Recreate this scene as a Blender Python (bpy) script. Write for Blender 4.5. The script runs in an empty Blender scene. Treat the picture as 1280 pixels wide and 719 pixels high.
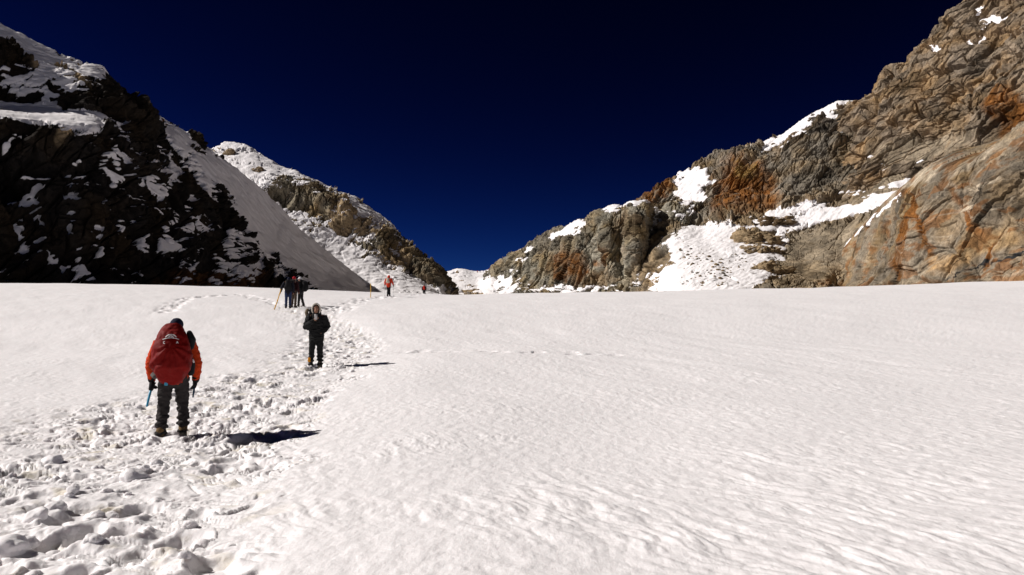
import bpy, bmesh, math, random
import numpy as np
from mathutils import Vector, Matrix
from mathutils.bvhtree import BVHTree

# ------------------------------------------------------------------ camera
F, CX, CY, YH = 995.0, 640.0, 359.5, 410.0      # focal length in photo pixels, centre, horizon row
PITCH = math.atan((YH - CY) / F)
sc = bpy.context.scene
cam_d = bpy.data.cameras.new('camera'); cam = bpy.data.objects.new('camera', cam_d)
sc.collection.objects.link(cam); sc.camera = cam
cam_d.sensor_width = 36.0; cam_d.lens = F / 1280.0 * 36.0
cam_d.clip_start = 0.1; cam_d.clip_end = 6000
cam.location = (0, 0, 0); cam.rotation_euler = (math.pi / 2 + PITCH, 0, 0)

# ------------------------------------------------------------------ light
SUN_EL, SUN_AZ = math.radians(37), math.radians(3)          # from the left, almost square to the view
S = Vector((-math.cos(SUN_EL) * math.cos(SUN_AZ), math.cos(SUN_EL) * math.sin(SUN_AZ), math.sin(SUN_EL)))
w = bpy.data.worlds.new('World'); sc.world = w; w.use_nodes = True
nt = w.node_tree; nt.nodes.clear()
sky = nt.nodes.new('ShaderNodeTexSky'); sky.sky_type = 'NISHITA'; sky.sun_disc = False
sky.sun_elevation = SUN_EL; sky.sun_rotation = math.atan2(S.x, S.y)
sky.altitude = 5400; sky.air_density = 1.0; sky.dust_density = 0.0; sky.ozone_density = 3.0
gam = nt.nodes.new('ShaderNodeGamma'); gam.inputs['Gamma'].default_value = 3.0
bgn = nt.nodes.new('ShaderNodeBackground'); bgn.inputs['Strength'].default_value = 0.05
wo = nt.nodes.new('ShaderNodeOutputWorld')
dim = nt.nodes.new('ShaderNodeMix'); dim.data_type = 'RGBA'; dim.blend_type = 'MULTIPLY'; dim.inputs['Factor'].default_value = 1
dim.inputs['B'].default_value = (0.198, 0.203, 0.218, 1)                # thin air at 5400 m through a polarising filter
nt.links.new(sky.outputs[0], dim.inputs['A']); nt.links.new(dim.outputs['Result'], gam.inputs['Color']); nt.links.new(gam.outputs[0], bgn.inputs['Color'])
nt.links.new(bgn.outputs[0], wo.inputs['Surface'])
ld = bpy.data.lights.new('sun', 'SUN'); ld.energy = 4.85; ld.angle = math.radians(0.53); ld.color = (1.0, 0.945, 0.90)
lo = bpy.data.objects.new('sun', ld); sc.collection.objects.link(lo)
lo.rotation_euler = S.to_track_quat('Z', 'Y').to_euler(); lo.location = (-60, 20, 80)
vs = sc.view_settings; vs.view_transform = 'Standard'; vs.look = 'None'; vs.exposure = 0.06; vs.gamma = 1.0
vs.use_curve_mapping = False
sc.cycles.max_bounces = 6; sc.cycles.diffuse_bounces = 2; sc.cycles.use_denoising = True

# ------------------------------------------------------------------ helpers
rng = np.random.default_rng(7); random.seed(7)
COL = sc.collection
cp, sp = math.cos(PITCH), math.sin(PITCH)

def ray(px, py):
    "direction of a photo pixel, scaled so that its y is 1"
    x = (np.asarray(px, float) - CX) / F; u = (CY - np.asarray(py, float)) / F
    y = cp - u * sp; z = sp + u * cp
    return x / y, z / y

def at(px, py, Y):
    rx, rz = ray(px, py)
    return np.stack([rx * Y, np.broadcast_to(Y, rx.shape) * 1.0, rz * Y], -1)

def to_px(P):
    y = P[..., 1] * cp + P[..., 2] * sp; z = -P[..., 1] * sp + P[..., 2] * cp
    return CX + F * P[..., 0] / y, CY - F * z / y

def hsh(ix, iy, iz, s):
    n = (ix.astype(np.uint32) * np.uint32(73856093)) ^ (iy.astype(np.uint32) * np.uint32(19349663)) \
        ^ (iz.astype(np.uint32) * np.uint32(83492791)) ^ np.uint32((s * 2654435761) & 0xffffffff)
    n ^= n >> np.uint32(15); n *= np.uint32(0x85ebca6b); n ^= n >> np.uint32(13); n *= np.uint32(0xc2b2ae35); n ^= n >> np.uint32(16)
    return n

def h01(n, k=0):
    m = n * np.uint32((2 * k + 1) * 747796405 & 0xffffffff) + np.uint32(k * 97531 + 12345)
    m ^= m >> np.uint32(16); m *= np.uint32(0x45d9f3b); m ^= m >> np.uint32(15)
    return (m & np.uint32(0xffffff)).astype(np.float32) / 16777216.0

def noise(P, s=0):
    "gradient noise, about -1..1"
    P = np.asarray(P, np.float32); fl = np.floor(P); d = P - fl; i = fl.astype(np.int64)
    u = d * d * d * (d * (d * 6 - 15) + 10)
    out = np.zeros(P.shape[:-1], np.float32)
    for a in (0, 1):
        wx = u[..., 0] if a else 1 - u[..., 0]
        for b in (0, 1):
            wy = u[..., 1] if b else 1 - u[..., 1]
            for c in (0, 1):
                wz = u[..., 2] if c else 1 - u[..., 2]
                n = hsh(i[..., 0] + a, i[..., 1] + b, i[..., 2] + c, s)
                g = ((n & np.uint32(1023)).astype(np.float32) / 511.5 - 1) * (d[..., 0] - a) \
                    + (((n >> np.uint32(10)) & np.uint32(1023)).astype(np.float32) / 511.5 - 1) * (d[..., 1] - b) \
                    + (((n >> np.uint32(20)) & np.uint32(1023)).astype(np.float32) / 511.5 - 1) * (d[..., 2] - c)
                out += wx * wy * wz * g
    return out * 1.6

def fbm(P, s=0, o=4, lac=2.03, gain=0.5):
    t = 0; a = 1.0; P = np.asarray(P, np.float32)
    for k in range(o):
        t = t + a * noise(P, s + k * 17); a *= gain; P = P * lac + 3.7
    return t

def ridged(P, s=0, o=4, lac=2.07, gain=0.5):
    t = 0; a = 1.0; P = np.asarray(P, np.float32)
    for k in range(o):
        t = t + a * (1 - 2 * np.abs(noise(P, s + k * 13))); a *= gain; P = P * lac + 5.1
    return t

def worley(P, s=0, flat=False):
    "F1, F2, hash of nearest cell, vector to its centre"
    P = np.asarray(P, np.float32); i = np.floor(P).astype(np.int64); f = P - i
    sh = P.shape[:-1]
    F1 = np.full(sh, 9, np.float32); F2 = np.full(sh, 9, np.float32)
    H = np.zeros(sh, np.uint32); D = np.zeros(P.shape, np.float32)
    for a in (-1, 0, 1):
        for b in (-1, 0, 1):
            for c in ((0,) if flat else (-1, 0, 1)):
                n = hsh(i[..., 0] + a, i[..., 1] + b, i[..., 2] + c, s)
                d = np.stack([h01(n, 0) + a - f[..., 0], h01(n, 1) + b - f[..., 1],
                              (np.zeros(sh, np.float32) if flat else h01(n, 2) + c - f[..., 2])], -1)
                q = (d * d).sum(-1)
                near = q < F1
                F2 = np.where(near, F1, np.minimum(F2, q)); F1 = np.where(near, q, F1)
                H = np.where(near, n, H); D = np.where(near[..., None], d, D)
    return np.sqrt(F1), np.sqrt(F2), H, D

def slabs(P, s, h=1.0, tilt=1.0):
    "broken rock: every cell a tilted facet of its own height, cracks between"
    F1, F2, H, D = worley(P, s)
    v = (h01(H, 3) - 0.5) * h
    for k in range(3): v = v + (h01(H, 4 + k) - 0.5) * tilt * D[..., k]
    crack = np.clip((F2 - F1) / 0.10, 0, 1)
    return v - 0.35 * h * (1 - crack), H

def blocks(P, s, tilt=1.7, k=0.55):
    "facets that meet in sharp creases without a step: upper envelope of one tilted cap per cell"
    P = np.asarray(P, np.float32); i = np.floor(P).astype(np.int64); f = P - i
    best = np.full(P.shape[:-1], -9, np.float32); H = np.zeros(P.shape[:-1], np.uint32)
    for a in (-1, 0, 1):
        for b in (-1, 0, 1):
            for c in (-1, 0, 1):
                n = hsh(i[..., 0] + a, i[..., 1] + b, i[..., 2] + c, s)
                d = [f[..., 0] - a - h01(n, 0), f[..., 1] - b - h01(n, 1), f[..., 2] - c - h01(n, 2)]
                v = h01(n, 3) * 0.5 - k * (d[0] ** 2 + d[1] ** 2 + d[2] ** 2)
                for j in range(3): v = v + (h01(n, 4 + j) - 0.5) * tilt * d[j]
                up = v > best
                best = np.where(up, v, best); H = np.where(up, n, H)
    return best, H

def sstep(a, b, x):
    t = np.clip((x - a) / (b - a), 0, 1); return t * t * (3 - 2 * t)

def pchip(xs, ys, x):
    "monotone cubic interpolation; ys may be (n,) or (n,m)"
    xs = np.asarray(xs, float); ys = np.asarray(ys, float)
    h = np.diff(xs); sh = (-1,) + (1,) * (ys.ndim - 1)
    d = np.diff(ys, axis=0) / h.reshape(sh)
    m = np.zeros_like(ys); m[0] = d[0]; m[-1] = d[-1]
    a, b = d[:-1], d[1:]; ok = a * b > 0
    w1 = (2 * h[1:] + h[:-1]).reshape(sh); w2 = (h[1:] + 2 * h[:-1]).reshape(sh)
    with np.errstate(divide='ignore', invalid='ignore'):
        hm = (w1 + w2) / (w1 / np.where(ok, a, 1) + w2 / np.where(ok, b, 1))
    m[1:-1] = np.where(ok, hm, 0)
    x = np.clip(np.asarray(x, float), xs[0], xs[-1]); k = np.clip(np.searchsorted(xs, x) - 1, 0, len(xs) - 2)
    hh = h[k]; t = ((x - xs[k]) / hh)
    if ys.ndim > 1: t = t[..., None]; hh = hh[..., None]
    return (2*t**3 - 3*t**2 + 1) * ys[k] + (t**3 - 2*t**2 + t) * hh * m[k] + (-2*t**3 + 3*t**2) * ys[k+1] + (t**3 - t**2) * hh * m[k+1]

def grid_mesh(name, P, wrap=False):
    nv, nu = P.shape[:2]
    me = bpy.data.meshes.new(name)
    idx = np.arange(nv * nu).reshape(nv, nu)
    if wrap: idx = np.concatenate([idx, idx[:, :1]], 1)
    q = np.stack([idx[:-1, :-1], idx[:-1, 1:], idx[1:, 1:], idx[1:, :-1]], -1).reshape(-1, 4)
    me.vertices.add(nv * nu); me.vertices.foreach_set('co', P.reshape(-1).astype(np.float32))
    me.loops.add(q.size); me.loops.foreach_set('vertex_index', q.reshape(-1).astype(np.int32))
    me.polygons.add(len(q)); me.polygons.foreach_set('loop_start', np.arange(0, q.size, 4, dtype=np.int32))
    me.polygons.foreach_set('use_smooth', np.ones(len(q), bool))
    me.update(calc_edges=True)
    return me

def set_attr(me, name, arr, kind='FLOAT'):
    a = me.attributes.new(name, kind, 'POINT')
    if kind == 'FLOAT': a.data.foreach_set('value', np.ascontiguousarray(arr, np.float32).reshape(-1))
    else:
        c = np.ones((arr.reshape(-1, 3).shape[0], 4), np.float32); c[:, :3] = arr.reshape(-1, 3)
        a.data.foreach_set('color', c.reshape(-1))

def link(name, me, mat=None, parent=None, **props):
    o = bpy.data.objects.new(name, me); COL.objects.link(o)
    if mat is not None: o.data.materials.append(mat)
    if parent is not None: o.parent = parent
    for k, v in props.items(): o[k] = v
    return o

def tag(o, label, cat, group=None):
    o['label'] = label; o['category'] = cat
    if group: o['group'] = group
    return o

# ------------------------------------------------------------------ materials
def nodes(name):
    m = bpy.data.materials.new(name); m.use_nodes = True
    return m, m.node_tree.nodes, m.node_tree.links, m.node_tree.nodes['Principled BSDF']

def mat_rock():
    m, N, L, b = nodes('rock_and_snow')
    col = N.new('ShaderNodeAttribute'); col.attribute_name = 'tint'
    sn = N.new('ShaderNodeAttribute'); sn.attribute_name = 'snow'
    geo = N.new('ShaderNodeTexCoord')
    n1 = N.new('ShaderNodeTexNoise'); n1.inputs['Scale'].default_value = 0.9; n1.inputs['Detail'].default_value = 8; n1.inputs['Roughness'].default_value = 0.65
    L.new(geo.outputs['Object'], n1.inputs['Vector'])
    r1 = N.new('ShaderNodeMapRange'); r1.inputs['From Min'].default_value = 0.3; r1.inputs['From Max'].default_value = 0.7
    r1.inputs['To Min'].default_value = 0.55; r1.inputs['To Max'].default_value = 1.45
    L.new(n1.outputs['Fac'], r1.inputs['Value'])
    mul = N.new('ShaderNodeMix'); mul.data_type = 'RGBA'; mul.blend_type = 'MULTIPLY'; mul.inputs['Factor'].default_value = 1
    L.new(col.outputs['Color'], mul.inputs['A']); L.new(r1.outputs[0], mul.inputs['B'])
    nd = N.new('ShaderNodeTexNoise'); nd.inputs['Scale'].default_value = 0.8; nd.inputs['Detail'].default_value = 7; nd.inputs['Roughness'].default_value = 0.62
    L.new(geo.outputs['Object'], nd.inputs['Vector'])
    m1 = N.new('ShaderNodeMath'); m1.operation = 'MULTIPLY_ADD'; m1.inputs[1].default_value = 0.9; m1.inputs[2].default_value = -0.45; L.new(nd.outputs['Fac'], m1.inputs[0])
    m2 = N.new('ShaderNodeMath'); m2.operation = 'ADD'; L.new(m1.outputs[0], m2.inputs[0]); L.new(sn.outputs['Fac'], m2.inputs[1])
    sf = N.new('ShaderNodeMapRange'); sf.interpolation_type = 'SMOOTHSTEP'; sf.inputs['From Min'].default_value = 0.42; sf.inputs['From Max'].default_value = 0.58; L.new(m2.outputs[0], sf.inputs['Value'])
    mx = N.new('ShaderNodeMix'); mx.data_type = 'RGBA'
    L.new(sf.outputs[0], mx.inputs['Factor']); L.new(mul.outputs['Result'], mx.inputs['A'])
    mx.inputs['B'].default_value = (0.86, 0.835, 0.84, 1)
    L.new(mx.outputs['Result'], b.inputs['Base Color'])
    b.inputs['Roughness'].default_value = 0.9; b.inputs['Specular IOR Level'].default_value = 0.06
    n2 = N.new('ShaderNodeTexNoise'); n2.inputs['Scale'].default_value = 2.2; n2.inputs['Detail'].default_value = 6; n2.inputs['Roughness'].default_value = 0.7
    L.new(geo.outputs['Object'], n2.inputs['Vector'])
    inv = N.new('ShaderNodeMapRange'); inv.inputs['To Min'].default_value = 0.6; inv.inputs['To Max'].default_value = 0.035
    L.new(sf.outputs[0], inv.inputs['Value'])
    bp = N.new('ShaderNodeBump'); bp.inputs['Distance'].default_value = 0.6
    L.new(inv.outputs[0], bp.inputs['Strength']); L.new(n2.outputs['Fac'], bp.inputs['Height']); L.new(bp.outputs[0], b.inputs['Normal'])
    return m

def mat_snow():
    m, N, L, b = nodes('glacier_snow')
    geo = N.new('ShaderNodeTexCoord')
    dirt = N.new('ShaderNodeAttribute'); dirt.attribute_name = 'dirt'
    n1 = N.new('ShaderNodeTexNoise'); n1.inputs['Scale'].default_value = 2.3; n1.inputs['Detail'].default_value = 5
    L.new(geo.outputs['Object'], n1.inputs['Vector'])
    ramp = N.new('ShaderNodeMapRange'); ramp.inputs['From Min'].default_value = 0.56; ramp.inputs['From Max'].default_value = 0.74
    L.new(n1.outputs['Fac'], ramp.inputs['Value'])
    mu = N.new('ShaderNodeMath'); mu.operation = 'MULTIPLY'; L.new(ramp.outputs[0], mu.inputs[0]); L.new(dirt.outputs['Fac'], mu.inputs[1])
    mx = N.new('ShaderNodeMix'); mx.data_type = 'RGBA'; L.new(mu.outputs[0], mx.inputs['Factor'])
    mx.inputs['A'].default_value = (0.885, 0.855, 0.86, 1); mx.inputs['B'].default_value = (0.66, 0.60, 0.47, 1)
    L.new(mx.outputs['Result'], b.inputs['Base Color'])
    b.inputs['Subsurface Weight'].default_value = 0.6; b.inputs['Subsurface Radius'].default_value = (1, 0.95, 0.95); b.inputs['Subsurface Scale'].default_value = 0.035
    b.inputs['Roughness'].default_value = 0.62; b.inputs['Specular IOR Level'].default_value = 0.25
    n2 = N.new('ShaderNodeTexNoise'); n2.inputs['Scale'].default_value = 26; n2.inputs['Detail'].default_value = 5; n2.inputs['Roughness'].default_value = 0.65
    L.new(geo.outputs['Object'], n2.inputs['Vector'])
    mp = N.new('ShaderNodeMapping'); mp.inputs['Rotation'].default_value = (0, 0, math.radians(-27)); mp.inputs['Scale'].default_value = (9, 2.6, 9)
    L.new(geo.outputs['Object'], mp.inputs['Vector'])
    n3 = N.new('ShaderNodeTexNoise'); n3.inputs['Scale'].default_value = 1.0; n3.inputs['Detail'].default_value = 6; n3.inputs['Roughness'].default_value = 0.6
    L.new(mp.outputs[0], n3.inputs['Vector'])
    b1 = N.new('ShaderNodeBump'); b1.inputs['Strength'].default_value = 0.35; b1.inputs['Distance'].default_value = 0.02
    L.new(n2.outputs['Fac'], b1.inputs['Height'])
    b2 = N.new('ShaderNodeBump'); b2.inputs['Strength'].default_value = 0.2; b2.inputs['Distance'].default_value = 0.09
    L.new(n3.outputs['Fac'], b2.inputs['Height']); L.new(b1.outputs[0], b2.inputs['Normal']); L.new(b2.outputs[0], b.inputs['Normal'])
    return m

def mat_plain(name, col, rough=0.8, bump=0.0, scale=60, var=0.25, spec=0.3):
    m, N, L, b = nodes(name)
    t = N.new('ShaderNodeTexCoord'); n = N.new('ShaderNodeTexNoise'); n.inputs['Scale'].default_value = scale; n.inputs['Detail'].default_value = 4
    L.new(t.outputs['Object'], n.inputs['Vector'])
    r = N.new('ShaderNodeMapRange'); r.inputs['From Min'].default_value = 0.3; r.inputs['From Max'].default_value = 0.7
    r.inputs['To Min'].default_value = 1 - var; r.inputs['To Max'].default_value = 1 + var
    L.new(n.outputs['Fac'], r.inputs['Value'])
    mul = N.new('ShaderNodeMix'); mul.data_type = 'RGBA'; mul.blend_type = 'MULTIPLY'; mul.inputs['Factor'].default_value = 1
    mul.inputs['A'].default_value = (*col, 1); L.new(r.outputs[0], mul.inputs['B']); L.new(mul.outputs['Result'], b.inputs['Base Color'])
    b.inputs['Roughness'].default_value = rough; b.inputs['Specular IOR Level'].default_value = spec
    if bump:
        bp = N.new('ShaderNodeBump'); bp.inputs['Strength'].default_value = bump; bp.inputs['Distance'].default_value = 0.01
        L.new(n.outputs['Fac'], bp.inputs['Height']); L.new(bp.outputs[0], b.inputs['Normal'])
    return m

ROCK = mat_rock(); SNOW = mat_snow()

# ------------------------------------------------------------------ the glacier
PROF_Y = [-400, 0, 4, 8, 11.7, 15, 21, 30, 44, 63, 80, 95, 104, 112, 130, 170, 260, 3000]
PROF_Z = [-6, -1.60, -1.60, -1.60, -1.54, -1.39, -1.0, -0.28, 1.15, 2.35, 3.2, 3.88, 4.12, 4.05, 3.0, 1.5, 1.0, 1.0]
CR_X = [-400, -150, -51, -28, -7.6, 5, 34, 60, 150, 400]
CR_Z = [1.5, 1.5, 1.40, 0.85, 0.05, 0.25, 0.85, 1.7, 2.5, 2.5]
TR_Y = [0, 5, 7, 9.5, 11.7, 15, 18, 21, 26, 30, 36, 44, 50]
TR_L = [-150, -150, -120, -70, -30, 120, 240, 330, 365, 372, 358, 335, 330]
TR_R = [290, 300, 335, 378, 398, 428, 448, 468, 478, 468, 432, 402, 392]

def trail_mask(X, Y):
    l = (np.interp(Y, TR_Y, TR_L) - CX) / F * Y; r = (np.interp(Y, TR_Y, TR_R) - CX) / F * Y
    wv = noise(np.stack([X * 0.8, Y * 0.8, 0 * X], -1), 91) * 0.35
    wide = np.clip(Y * 0.16, 0.5, 2.2)                          # the left edge fades out over a metre or two
    d = np.minimum((X + wv - l) / wide, (r - X + wv) / 0.8)
    return sstep(-0.35, 0.65, d) * (1 - sstep(42, 50, Y)) * (Y > 0.5)

def ground_base(X, Y):
    z = pchip(PROF_Y, PROF_Z, Y)
    k = sstep(28, 95, Y)
    return z + k * np.interp(X, CR_X, CR_Z) * (1 - 0.5 * sstep(110, 200, Y))

def ground(X, Y, with_mask=False):
    X = np.asarray(X, float); Y = np.asarray(Y, float)
    z = ground_base(X, Y)
    T = trail_mask(X, Y)
    O = np.zeros_like(X)
    P = np.stack([X, Y, O], -1)
    # broad swells
    z = z + 0.07 * fbm(P * 0.16, 11, 2) + 0.10 * noise(P * 0.045, 13) * sstep(10, 40, np.abs(Y))
    # the bank to the right of the trail
    r = (np.interp(Y, TR_Y, TR_R) - CX) / F * Y
    z = z + 0.16 * sstep(-1.2, 2.0, X - r) * np.exp(-np.clip(X - r, 0, None) / 9) * (1 - sstep(34, 48, Y))
    # wind carving on the open snow
    near = (np.abs(Y) < 75)
    det = np.zeros_like(X)
    if near.any():
        p = P[near]; x, y = p[..., 0], p[..., 1]
        wr = 0.25 * noise(p * 1.1, 21)
        a = 0.455 * x - 0.89 * y; c = 0.89 * x + 0.455 * y + wr
        q = np.stack([a * 1.05, c * 3.6, 0 * x], -1)
        s1 = np.abs(noise(q, 22)); s2 = np.abs(noise(q * 2.1 + 9, 23))
        g = sstep(-0.35, 0.45, noise(p * 0.5, 24) + 0.25 * sstep(9, 5, y) + 0.2 * sstep(0, 3, x))
        rough = 0.034 * g * (s1 + 0.45 * s2) * (0.35 + 0.65 * sstep(12, 6.5, y)) + 0.007 * fbm(p * 5.5, 25, 3) + 0.012 * g * np.abs(fbm(q * 2.7 + 4, 27, 2))
        far = 0.022 * sstep(9, 22, y) * noise(np.stack([a * 0.45, c * 1.3, 0 * x], -1), 26)
        det[near] = (rough + far) * (1 - 0.75 * T[near])
    z = z + det
    m = T > 0.003
    if m.any():
        p = P[m]
        p2 = p + 0.09 * np.stack([fbm(p * 2.2, 31, 2), fbm(p * 2.2, 32, 2), 0 * p[..., 0]], -1)
        lump = fbm(p2 * 1.1, 33, 3)
        bill = np.abs(fbm(p2 * 1.9, 34, 2)) + 0.6 * fbm(p2 * 2.7, 44, 2)
        fine = np.abs(fbm(p2 * 5.5, 35, 2)) + 0.5 * fbm(p2 * 7, 45, 2)
        F1, F2, H, D = worley(p2 * 3.0, 36, True)
        dome = np.clip(1 - (F1 / 0.5) ** 2, 0, 1) * (h01(H, 5) > 0.7) * (0.35 + h01(H, 6))
        G1, G2, I, E = worley(np.stack([p2[..., 0] * 2.4, p2[..., 1] * 1.7, 0 * p2[..., 0]], -1) + 7, 37, True)
        on = (h01(I, 5) > 0.34) * (0.3 + h01(I, 6))
        pit = sstep(0.52, 0.16, G1) * on
        rim = sstep(0.28, 0.48, G1) * sstep(0.72, 0.5, G1) * on
        al = 0.9 * noise(p * 0.7, 48); ux = p2[..., 0] * np.cos(al) - p2[..., 1] * np.sin(al); uy = p2[..., 0] * np.sin(al) + p2[..., 1] * np.cos(al)
        B1, B2, Q, _ = worley(np.stack([ux * 4.6, uy * 2.5, 0 * ux], -1), 49, True)
        boot = sstep(0.46, 0.26, B1) * (h01(Q, 5) > 0.45) * (0.4 + h01(Q, 6))
        J1, J2, K, _ = worley(p2 * 7.5, 38, True)
        crumb = np.clip(1 - (J1 / 0.42) ** 2, 0, 1) ** 1.5 * (h01(K, 5) > 0.6) * h01(K, 6)
        patch = sstep(-0.5, 0.4, noise(p * 0.55, 40))
        v = (0.045 * lump + 0.035 * bill + 0.025 * dome - 0.085 * pit + 0.022 * rim - 0.05 * boot) * (0.45 + 0.75 * patch) \
            + (0.030 * fine + 0.018 * crumb) * (0.35 + 0.65 * patch) + 0.006 * fbm(p * 14, 39, 2) - 0.05
        z[m] += T[m] * v * 0.85
    # lines of footprints leading on to the far walkers and off to the left
    for pts, w_ in (([(395, 21), (400, 36), (445, 52), (484, 63), (515, 80), (530, 100)], 0.55),
                    ([(365, 44), (300, 60), (230, 52), (205, 40)], 0.4), ([(520, 24), (640, 23), (770, 23.5)], 0.35)):
        dd = np.full_like(X, 9.0)
        w3 = [((px - CX) / F * yy, yy) for px, yy in pts]
        for (x0, y0), (x1, y1) in zip(w3[:-1], w3[1:]):
            dx, dy = x1 - x0, y1 - y0
            t = np.clip(((X - x0) * dx + (Y - y0) * dy) / (dx * dx + dy * dy), 0, 1)
            dd = np.minimum(dd, np.hypot(X - x0 - t * dx, Y - y0 - t * dy))
        k = dd < w_ * 2.5
        if k.any():
            p = P[k]
            G1, _, I, _ = worley(p * 1.7, 41, True)
            pit = sstep(0.5, 0.2, G1) * (h01(I, 5) > 0.3)
            z[k] += (0.35 if w_ < 0.36 else 1.0) * sstep(w_ * 2, w_ * 0.6, dd[k]) * (-0.16 * pit + 0.07 * np.abs(noise(p * 2.2, 42)) - 0.03) * (1 - T[k])
    return (z, T) if with_mask else z

def gz(x, y): return float(ground(np.array([x]), np.array([y]))[0])

th = np.concatenate([np.linspace(-math.radians(41), math.radians(41), 1000),
                     np.linspace(math.radians(41), math.radians(319), 74)[1:-1]])
r = np.concatenate([[0.05, 0.5, 1, 1.6, 2.2, 2.8, 3.3, 3.7, 4.0, 4.3], np.geomspace(4.5, 30, 560), np.geomspace(30, 118, 130)[1:],
                    np.geomspace(118, 2500, 26)[1:]])
RR, TT = np.meshgrid(r, th, indexing='ij')
GX, GY = RR * np.sin(TT), RR * np.cos(TT)
GZ, GM = ground(GX, GY, True)
me = grid_mesh('snow_field', np.stack([GX, GY, GZ], -1), wrap=True); me.flip_normals()
set_attr(me, 'dirt', GM)
link('snow_field', me, SNOW, kind='structure', label='trampled and wind-carved snow of the glacier')

# ------------------------------------------------------------------ the mountains
C_GREY, C_BROWN, C_RUST, C_TAN = (.17, .147, .113), (.19, .135, .08), (.19, .08, .023), (.29, .215, .128)
C_DARK, C_OLIVE, C_PALE, C_SCREE = (.06, .052, .045), (.15, .15, .12), (.36, .30, .22), (.27, .22, .155)
SHEETS = {}

def blob(px, py, b):
    cx, cy, rx, ry, ang = b[:5]
    c, s = math.cos(math.radians(ang)), math.sin(math.radians(ang))
    dx, dy = px - cx, py - cy
    u, v = (dx * c - dy * s) / rx, (dx * s + dy * c) / ry      # angle counter-clockwise as seen
    return sstep(1.35, 0.65, np.sqrt(u * u + v * v))

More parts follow.
